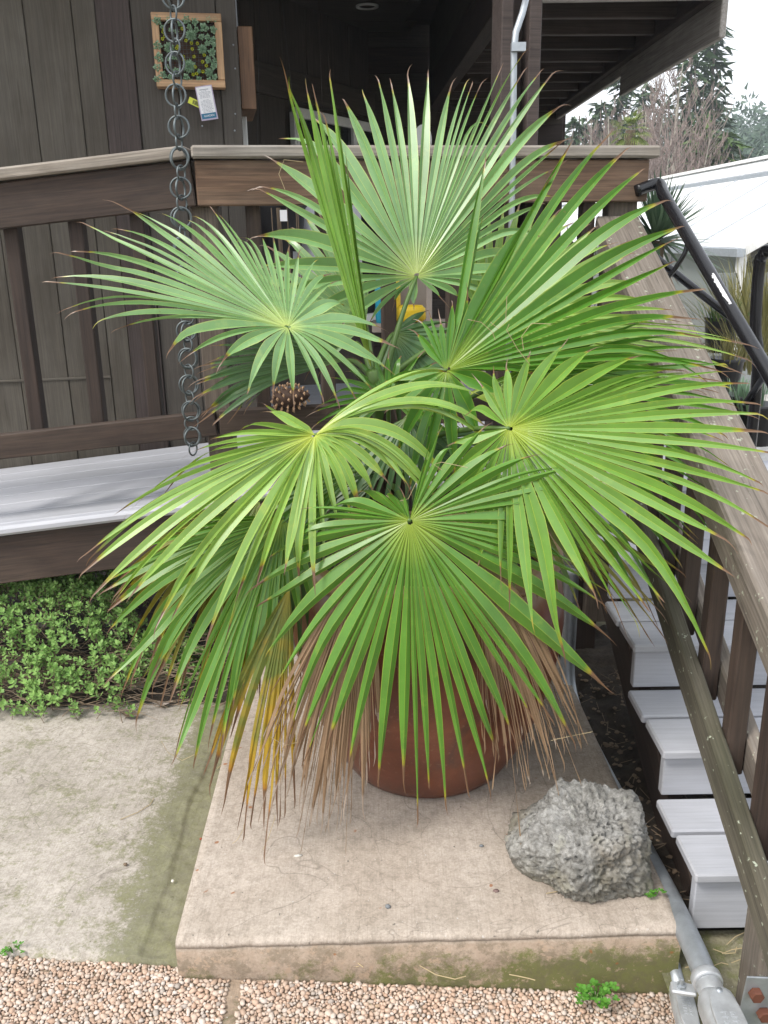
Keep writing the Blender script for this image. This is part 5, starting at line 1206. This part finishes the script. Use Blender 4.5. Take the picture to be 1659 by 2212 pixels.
tag(mb.build('oval_plaque', M_white, None, Matrix.Translation(pl_) @ Matrix.Rotation(R(90), 4, 'X') @ Matrix.Scale(1.6, 4, (0, 1, 0))), 'white rounded plaque above the deck rail under the porch beam', 'plaque')
mb = MB(); mb.box(-.012, .012, -.012, .012, 0, pl_.z - DKZ - .05); mb.build('plaque_stake', M_dark, bpy.data.objects['oval_plaque'], Matrix.Translation((pl_.x, pl_.y, DKZ)))
# cream plant label standing in the pot
sg = at(662, 1078, y=2.32); sgn = thing('plant_sign', 'cream plant sign half hidden by leaves at the left rim of the pot', 'sign', sg - Vector((0, 0, .16)))
Ms = Matrix.Translation(sg) @ Matrix.Rotation(R(-14), 4, 'Y') @ Matrix.Rotation(R(75), 4, 'X')
mb = MB(); mb.box(-.055, .055, -.032, .032, -.002, 0); mb.build('sign_plate', plain('cream_sign', (.50, .48, .38), .5, 0, .04), sgn, Ms)
text('sign_text', 'AREA', .016, M_blackplastic, sgn, Ms @ Matrix.Translation((.028, .008, .0006)))
plank('sign_stake', sg + Vector((0, .004, -.03)), sg + Vector((.01, .004, -.36)), .012, .004, M_blackplastic, sgn, (0, 1, 0))

# ------------------------------------------------------------------ greenhouse
GX0, GZ0, GXR, GZR, GY0, GY1 = 3.95, 1.38, 6.0, 2.55, 10.0, 31.0
gh = thing('greenhouse', 'white roofed greenhouse beyond the stairs at the right', 'greenhouse', (6, 12, -.6))
rv = Vector((GXR - GX0, 0, GZR - GZ0)); rl = rv.length; rn = Vector((-rv.z, 0, rv.x)).normalized()
npan = 14; pw = (GY1 - GY0) / npan
for k in range(npan):
    for s in (0, 1):
        p0 = Vector((GX0, 0, GZ0)) if s == 0 else Vector((2 * GXR - GX0, 0, GZ0)); d = rv if s == 0 else Vector((-rv.x, 0, rv.z))
        y = GY0 + (k + .5) * pw
        c0 = p0 + d * .01 + Vector((0, y, 0)); c1_ = p0 + d * .80 + Vector((0, y, 0))
        plank('roof_panel', c0, c1_, pw - .02, .03, M_poly, gh, tuple(rn if s == 0 else Vector((-rn.x, 0, rn.z))), .004)
        c2_ = p0 + d * .815 + Vector((0, y, .05)); c3_ = p0 + d * .995 + Vector((0, y, .05))
        plank('vent_panel', c2_, c3_, pw - .06, .03, M_poly, gh, tuple(rn if s == 0 else Vector((-rn.x, 0, rn.z))), .004)
    plank('glazing_bar', Vector((GX0, GY0 + k * pw, GZ0 + .005)), Vector((GXR, GY0 + k * pw, GZR + .005)), .03, .05, M_galv, gh)
plank('ridge_cap', (GXR, GY0 - .05, GZR + .09), (GXR, GY1, GZR + .09), .16, .05, M_white, gh)
plank('vent_rail', Vector((GX0, GY0, GZ0)) + rv * .80 + rn * .03, Vector((GX0, GY1, GZ0)) + rv * .80 + rn * .03, .05, .06, M_galv, gh)
plank('eave_gutter', (GX0 - .04, GY0 - .1, GZ0 - .03), (GX0 - .04, GY1, GZ0 - .03), .10, .09, M_galv, gh)
for k in range(9):
    plank('wall_post', (GX0 + .03, GY0 + .05 + k * 2.6, -.6), (GX0 + .03, GY0 + .05 + k * 2.6, GZ0 - .06), .09, .09, M_white, gh, (0, 1, 0))
    plank('glass_pane', (GX0 + .06, GY0 + .05 + k * 2.6 + 1.3, .25), (GX0 + .06, GY0 + .05 + k * 2.6 + 1.3, GZ0 - .08), 2.44, .012, M_ghglass, gh, (1, 0, 0))
    plank('knee_wall', (GX0 + .06, GY0 + .05 + k * 2.6 + 1.3, -.6), (GX0 + .06, GY0 + .05 + k * 2.6 + 1.3, .24), 2.44, .03, M_beige, gh, (1, 0, 0))
for k in range(6):
    x = GX0 + .1 + k * .82; zt_ = GZ0 + (GZR - GZ0) * (1 - abs(x - GXR) / (GXR - GX0))
    plank('gable_pane', (x, GY0 + .02, -.5), (x, GY0 + .02, max(.3, zt_ - .30)), .78, .012, M_ghglass, gh, (0, 1, 0))
for s in (0, 1):
    plank('gable_rake', (GX0 if s == 0 else 2 * GXR - GX0, GY0 - .03, GZ0 - .02), (GXR, GY0 - .03, GZR - .02), .05, .10, M_white, gh)

# ------------------------------------------------------------------ yucca, grasses and nursery pots
jy = random.Random(44)
def blade(mb, p, d, L, w, drp, k=5):
    d = d.normalized(); s = d.cross(Vector((0, 0, 1))); s = s.normalized() if s.length > .01 else Vector((1, 0, 0))
    n0 = len(mb.v)
    for i in range(k):
        t = i / (k - 1); q = p + d * L * t - Vector((0, 0, drp * L * t * t)); ww = w * (1 - t) ** .7 * (.7 + .3 * min(1, t * 5))
        mb.v += [q - s * ww, q + s * ww - Vector((0, 0, ww * .3))]
    for i in range(k - 1): a = n0 + 2 * i; mb.f.append((a, a + 1, a + 3, a + 2)); mb.uv += [(0, 0)] * 4
yc = at(1418, 520, y=6.0)
yt = thing('yucca', 'spiky grey-green yucca standing behind the pipe handrail', 'yucca', Vector((yc.x, yc.y, terr(yc.x, yc.y))))
mb = MB(); mb.tube([Vector((yc.x, yc.y, -.4)), yc], [.07, .05], 10); mb.build('trunk', M_dry, yt, None, True)
mb = MB()
for i in range(190):
    a = jy.uniform(0, 6.28); el = math.asin(jy.uniform(-.35, 1)); d = Vector((math.cos(a) * math.cos(el), math.sin(a) * math.cos(el), math.sin(el)))
    blade(mb, yc + d * .03, d, jy.uniform(.36, .50), .016, .08 if el > 0 else .2)
mb.build('crown', M_yucca, yt)
mb = MB()
for i in range(40):
    a = jy.uniform(0, 6.28); d = Vector((math.cos(a), math.sin(a), -.9)); blade(mb, yc - Vector((0, 0, .06)), d, jy.uniform(.2, .34), .012, .2)
mb.build('dead_skirt', M_dry, yt)
def clump(px, py, y, h, n_, w, label, mat=M_grass, sp=.18, name='grass_clump', cat='grass', pot_=None):
    p = at(px, py, y=y); g_ = thing(name, label, cat, p); mb = MB()
    for i in range(n_):
        a = jy.uniform(0, 6.28); r = abs(jy.gauss(0, sp)); d = Vector((math.cos(a) * r * 1.5, math.sin(a) * r * 1.5, 1)); blade(mb, p + Vector((math.cos(a) * r * .5, math.sin(a) * r * .5, 0)), d, h * jy.uniform(.6, 1.1), w, .25, 6)
    tag(mb.build('blades', mat, g_), kind='stuff')
    if pot_:
        mb = MB(); mb.lathe([(.001, -pot_), (pot_ * .42, -pot_), (pot_ * .52, .0), (pot_ * .55, .0), (pot_ * .55, .02), (pot_ * .45, .02), (.001, -.01)], 20); mb.build('nursery_pot', M_blackplastic, g_, Matrix.Translation(p), True)
    return g_
clump(1655, 760, 6.6, 1.0, 260, .006, 'tall golden grass clump at the right edge', sp=.3)
clump(1622, 800, 6.2, .55, 200, .005, 'feathery green grass beside the tall golden clump', sp=.3)
clump(1600, 700, 8.2, .8, 180, .007, 'taller straw-coloured grass in front of the greenhouse post', sp=.35)
clump(1570, 780, 5.6, .22, 90, .004, 'short golden tuft in a black pot right of the stair cap', pot_=.2, name='potted_grass', cat='potted plant')
clump(1605, 860, 5.0, .16, 70, .007, 'silvery leaved plant in a black nursery pot', M_succ, .35, 'potted_plant', 'potted plant', .2)
clump(1640, 880, 4.7, .22, 60, .007, 'green strappy plant in a black pot at the right edge', M_yucca, .3, 'potted_plant', 'potted plant', .2)
clump(1560, 690, 7.0, .25, 90, .006, 'low dark green pot plant under the greenhouse eave', M_conif2, .4, 'potted_plant', 'potted plant', .25)
sp_ = at(1270, 540, y=6.5); sb = thing('young_shrub', 'leafy young shrub seen between the balusters before the white roof', 'shrub', Vector((sp_.x, sp_.y, terr(*sp_.xy))))
mb = MB(); ms = MB()
for i in range(22):
    a = jy.uniform(0, 6.28); top = sp_ + Vector((math.cos(a) * .25 * jy.random(), math.sin(a) * .2, jy.uniform(-.1, .22))); bs = sp_ + Vector((0, 0, -1.2))
    ms.tube([bs, bs.lerp(top, .6) + Vector((0, 0, .05)), top], .004, 4, False)
    for k in range(16):
        t = .35 + .65 * k / 16; q = bs.lerp(top, t); leaf_quad(mb, q, Vector((jy.gauss(0, 1), jy.gauss(0, 1), .6)), Vector((0, 0, 1)), .06, .014)
mb.build('foliage', M_conif2, sb); ms.build('stems', M_dry, sb)

# ------------------------------------------------------------------ trees behind
def bare_tree(px, pytop, y, label, spread, seed, upr=.85, mat=M_twig, r0=.12, kids=26):
    top = at(px, pytop, y=y); gx_ = top.x; base = Vector((gx_, y, terr(gx_, y) - .2)); H_ = top.z - base.z; j5 = random.Random(seed)
    t = thing('bare_tree', label, 'tree', base); mb = MB(); br_ = MB()
    def grow(p, d, L, r, dep):
        n_ = 4; pts = [p]; rad = [r]; q = p.copy(); dd = d.copy()
        for i in range(n_):
            dd = (dd + Vector((j5.gauss(0, .12), j5.gauss(0, .12), .10 * upr))).normalized(); q = q + dd * L / n_; pts.append(q.copy()); rad.append(max(.008, r * (1 - .8 * (i + 1) / n_)))
        br_.tube(pts, rad, 3, False)
        if dep > 0:
            for k in range(5 if dep > 1 else 4):
                i = j5.randint(1, n_); a = j5.uniform(0, 6.28); sd2 = Vector((math.cos(a), math.sin(a), 0)); grow(pts[i], (dd * .8 + sd2 * .6 + Vector((0, 0, .45 * upr))).normalized(), L * j5.uniform(.35, .6), max(.009, r * .42), dep - 1)
    tr = [base.lerp(top, s) + Vector((.12 * math.sin(s * 5 + seed), 0, 0)) for s in lin(0, 1, 9)]
    mb.tube(tr, [max(.015, r0 * (1 - .9 * i / 8)) for i in range(9)], 6, False)
    for k in range(kids):
        s = .18 + .78 * k / kids; a = j5.uniform(0, 6.28); p = base.lerp(top, s) + Vector((.12 * math.sin(s * 5 + seed), 0, 0)); d = Vector((math.cos(a), math.sin(a) * .7, .5 + upr)).normalized()
        grow(p, d, spread * (1.15 - s) * j5.uniform(.6, 1.1), max(.014, r0 * .35 * (1.1 - s)), 2)
    mb.build('trunk', M_palebark, t, None, True); br_.build('branches', mat, t); return t
bare_tree(1478, 135, 30, 'pale straight bare poplar standing before the tall conifers', 3.4, 1, .7, M_twig, .15, 26)
bare_tree(1432, 215, 33, 'slender bare poplar just left of the pale straight one', 2.6, 2, 1.3)
bare_tree(1412, 175, 35, 'tall bare poplar with reddish twigs beside the eave end', 2.6, 3, 1.4)
bare_tree(1392, 240, 31, 'bare poplar right behind the small palm', 2.4, 4, 1.4)
bare_tree(1318, 250, 32, 'bare tree left of the small palm under the eave', 2.8, 5, 1.2)
bare_tree(1285, 265, 34, 'bare tree farthest left under the eave', 2.8, 6, 1.1)
bare_tree(1455, 300, 28, 'short twiggy bare tree at the foot of the poplars', 3.0, 7, .8, M_twig, .09, 22)
bare_tree(1530, 300, 29, 'low twiggy bare tree right of the pale straight poplar', 2.6, 8, .7, M_twig, .08, 20)
bare_tree(1350, 320, 27, 'low bare tree behind the rail end', 2.4, 9, .8, M_twig, .08, 20)
def conifer(px, pytop, y, wid, label, seed, mat=M_conif, dens=1., gap=.25, base_r=.3):
    top = at(px, pytop, y=y); base = Vector((top.x, y, terr(top.x, y) - .3)); H_ = top.z - base.z; j6 = random.Random(seed)
    t = thing('conifer', label, 'tree', base); mb = MB(); mb.tube([base, top], [base_r, .03], 7, False); mb.build('trunk', M_bark, t)
    mb = MB(); n_ = int(H_ * 26 * dens)
    for i in range(n_):
        s = (i + j6.random()) / n_; z = base.z + H_ * (.04 + .95 * s); a = j6.uniform(0, 6.28); lump = .65 + .5 * noise.noise(Vector((a * 1.2, z * .55, seed)))
        if lump < gap: continue
        L = wid * (1.02 - s) ** .75 * lump + .25; dirv = Vector((math.cos(a), math.sin(a), .12)); p = Vector((base.x, base.y, z))
        kk = max(3, int(L * 5))
        for k in range(kk):
            u_ = (k + .6) / kk; q = p + dirv * L * u_ - Vector((0, 0, .30 * L * u_ * u_)) + Vector((j6.gauss(0, .10), j6.gauss(0, .10), j6.gauss(0, .08)))
            d = (dirv + Vector((j6.gauss(0, .7), j6.gauss(0, .7), j6.gauss(-.35, .35)))).normalized(); s_ = d.cross(Vector((j6.gauss(0, .4), j6.gauss(0, .4), 1))).normalized()
            l = j6.uniform(.35, .8); w = l * .24
            mb.tri(q - s_ * w, q + s_ * w, q + d * l - Vector((0, 0, .12 * l)))
    mb.build('crown', mat, t); return t
conifer(1548, 55, 46, 2.6, 'tallest dark conifer right of the bare poplars', 11)
conifer(1498, 95, 44, 2.9, 'dark conifer close behind the pale straight poplar', 12)
conifer(1522, 250, 41, 1.8, 'ivy-green conifer between the two tall dark ones', 13, M_conif2, 1.3, .15)
conifer(1572, 285, 42, 2.6, 'broad green conifer at the right foot of the tallest one', 14, M_conif2, 1.2, .1)
conifer(1345, 150, 48, 2.8, 'dark conifer showing under the end of the eave', 15)
conifer(1300, 215, 47, 2.8, 'dark conifer low under the eave at the left', 16)
conifer(1395, 185, 52, 3.0, 'conifer behind the bare poplars near the eave end', 17)
conifer(1252, 250, 45, 2.5, 'dark conifer farthest left beside the porch post', 18)
def broadleaf(px, pytop, y, wid, label, seed, mat=M_oak, n_=1500):
    top = at(px, pytop, y=y); base = Vector((top.x, y, terr(top.x, y) - .3)); H_ = top.z - base.z; j7 = random.Random(seed)
    t = thing('hillside_tree', label, 'tree', base); mb = MB(); mb.tube([base, base.lerp(top, .8)], [.35, .08], 6, False); mb.build('trunk', M_bark, t)
    mb = MB(); lobes = [(Vector((j7.gauss(0, wid * .38), j7.gauss(0, wid * .3), H_ * j7.uniform(.3, .92))), wid * j7.uniform(.28, .5)) for _ in range(12)]
    for i in range(n_):
        c_, r = lobes[i % 12]; d = Vector((j7.gauss(0, 1), j7.gauss(0, 1), j7.gauss(0, 1))).normalized(); q = base + c_ + d * r * (.55 + .5 * j7.random()); q.z = min(q.z, top.z + .3)
        e = (d + Vector((j7.gauss(0, .8), j7.gauss(0, .8), j7.gauss(0, .6)))).normalized(); s_ = e.orthogonal().normalized(); l = j7.uniform(.35, .75)
        mb.tri(q - s_ * l * .4, q + s_ * l * .4, q + e * l)
    mb.build('crown', mat, t); return t
HT = [(1655, 200, 85, 5.5, 'tall hazy tree at the far right edge'), (1622, 262, 82, 5.0, 'hazy rounded tree left of the one at the far right edge'), (1592, 235, 90, 5.0, 'hazy tree rising on the skyline right of the conifers'), (1570, 300, 78, 4.5, 'hazy tree low on the hillside beside the green conifer'), (1605, 325, 72, 4.0, 'blue-green tree just above the greenhouse ridge'), (1640, 320, 70, 4.0, 'darker green tree above the ridge at the right'), (1660, 285, 74, 4.5, 'hillside tree cut by the right edge of the picture'), (1455, 260, 75, 5, 'hillside tree seen through the bare twigs'), (1410, 270, 76, 5, 'hillside tree behind the bare poplars'), (1365, 275, 78, 5, 'hillside tree behind the small palm'), (1320, 285, 74, 5, 'hillside tree behind the left bare trees'), (1270, 290, 76, 5, 'hillside tree beside the porch post'), (1500, 275, 74, 5, 'hillside tree behind the tall conifers'), (1225, 300, 70, 5, 'hillside tree just right of the porch post')]
for i, h in enumerate(HT): broadleaf(*h, 60 + i)
conifer(1655, 345, 38, 1.4, 'small brownish-green conifer above the greenhouse at the right edge', 33, M_succred, 1.6, .05)
# small fan palm in the distance
fp = at(1362, 282, y=22); tb = Vector((fp.x, 22, terr(fp.x, 22)))
ft = thing('distant_palm', 'small bushy fan palm far behind the rail end', 'palm', tb)
mb = MB(); mb.tube([tb, fp], [.16, .12], 8); mb.build('trunk', M_dry, ft)
mb = MB(); j8 = random.Random(77)
for i in range(46):
    a = j8.uniform(0, 6.28); el = math.asin(j8.uniform(-.75, .98)); d = Vector((math.cos(a) * math.cos(el), math.sin(a) * math.cos(el), math.sin(el))); h_ = fp + d * j8.uniform(.22, .34)
    s1 = d.orthogonal().normalized(); s1 = (Vector((0, 0, 1)).cross(d)).normalized() if abs(d.z) < .95 else s1
    for k in range(11):
        an = (k / 10 - .5) * 2.6; e = (d * math.cos(an) + s1 * math.sin(an)).normalized(); blade(mb, h_, e, .30 * math.cos(an * .45), .016, .35, 3)
mb.build('crown', M_fpalm, ft)

# ------------------------------------------------------------------ the damp air between here and the wooded hill
mb = MB(); mb.box(-230, 230, -65, 405, -3.2, 24)
hz = mb.build('haze', None); m = bpy.data.materials.new('haze_air'); m.use_nodes = True; n = m.node_tree; n.nodes.clear()
pvn = N(n, 'ShaderNodeVolumePrincipled'); pvn.inputs['Color'].default_value = (.86, .92, 1, 1); pvn.inputs['Density'].default_value = .0016; pvn.inputs['Anisotropy'].default_value = .2
o = N(n, 'ShaderNodeOutputMaterial'); n.links.new(pvn.outputs[0], o.inputs['Volume']); hz.data.materials.append(m)
tag(hz, 'thin damp haze over the wooded hillside', 'haze', kind='stuff')
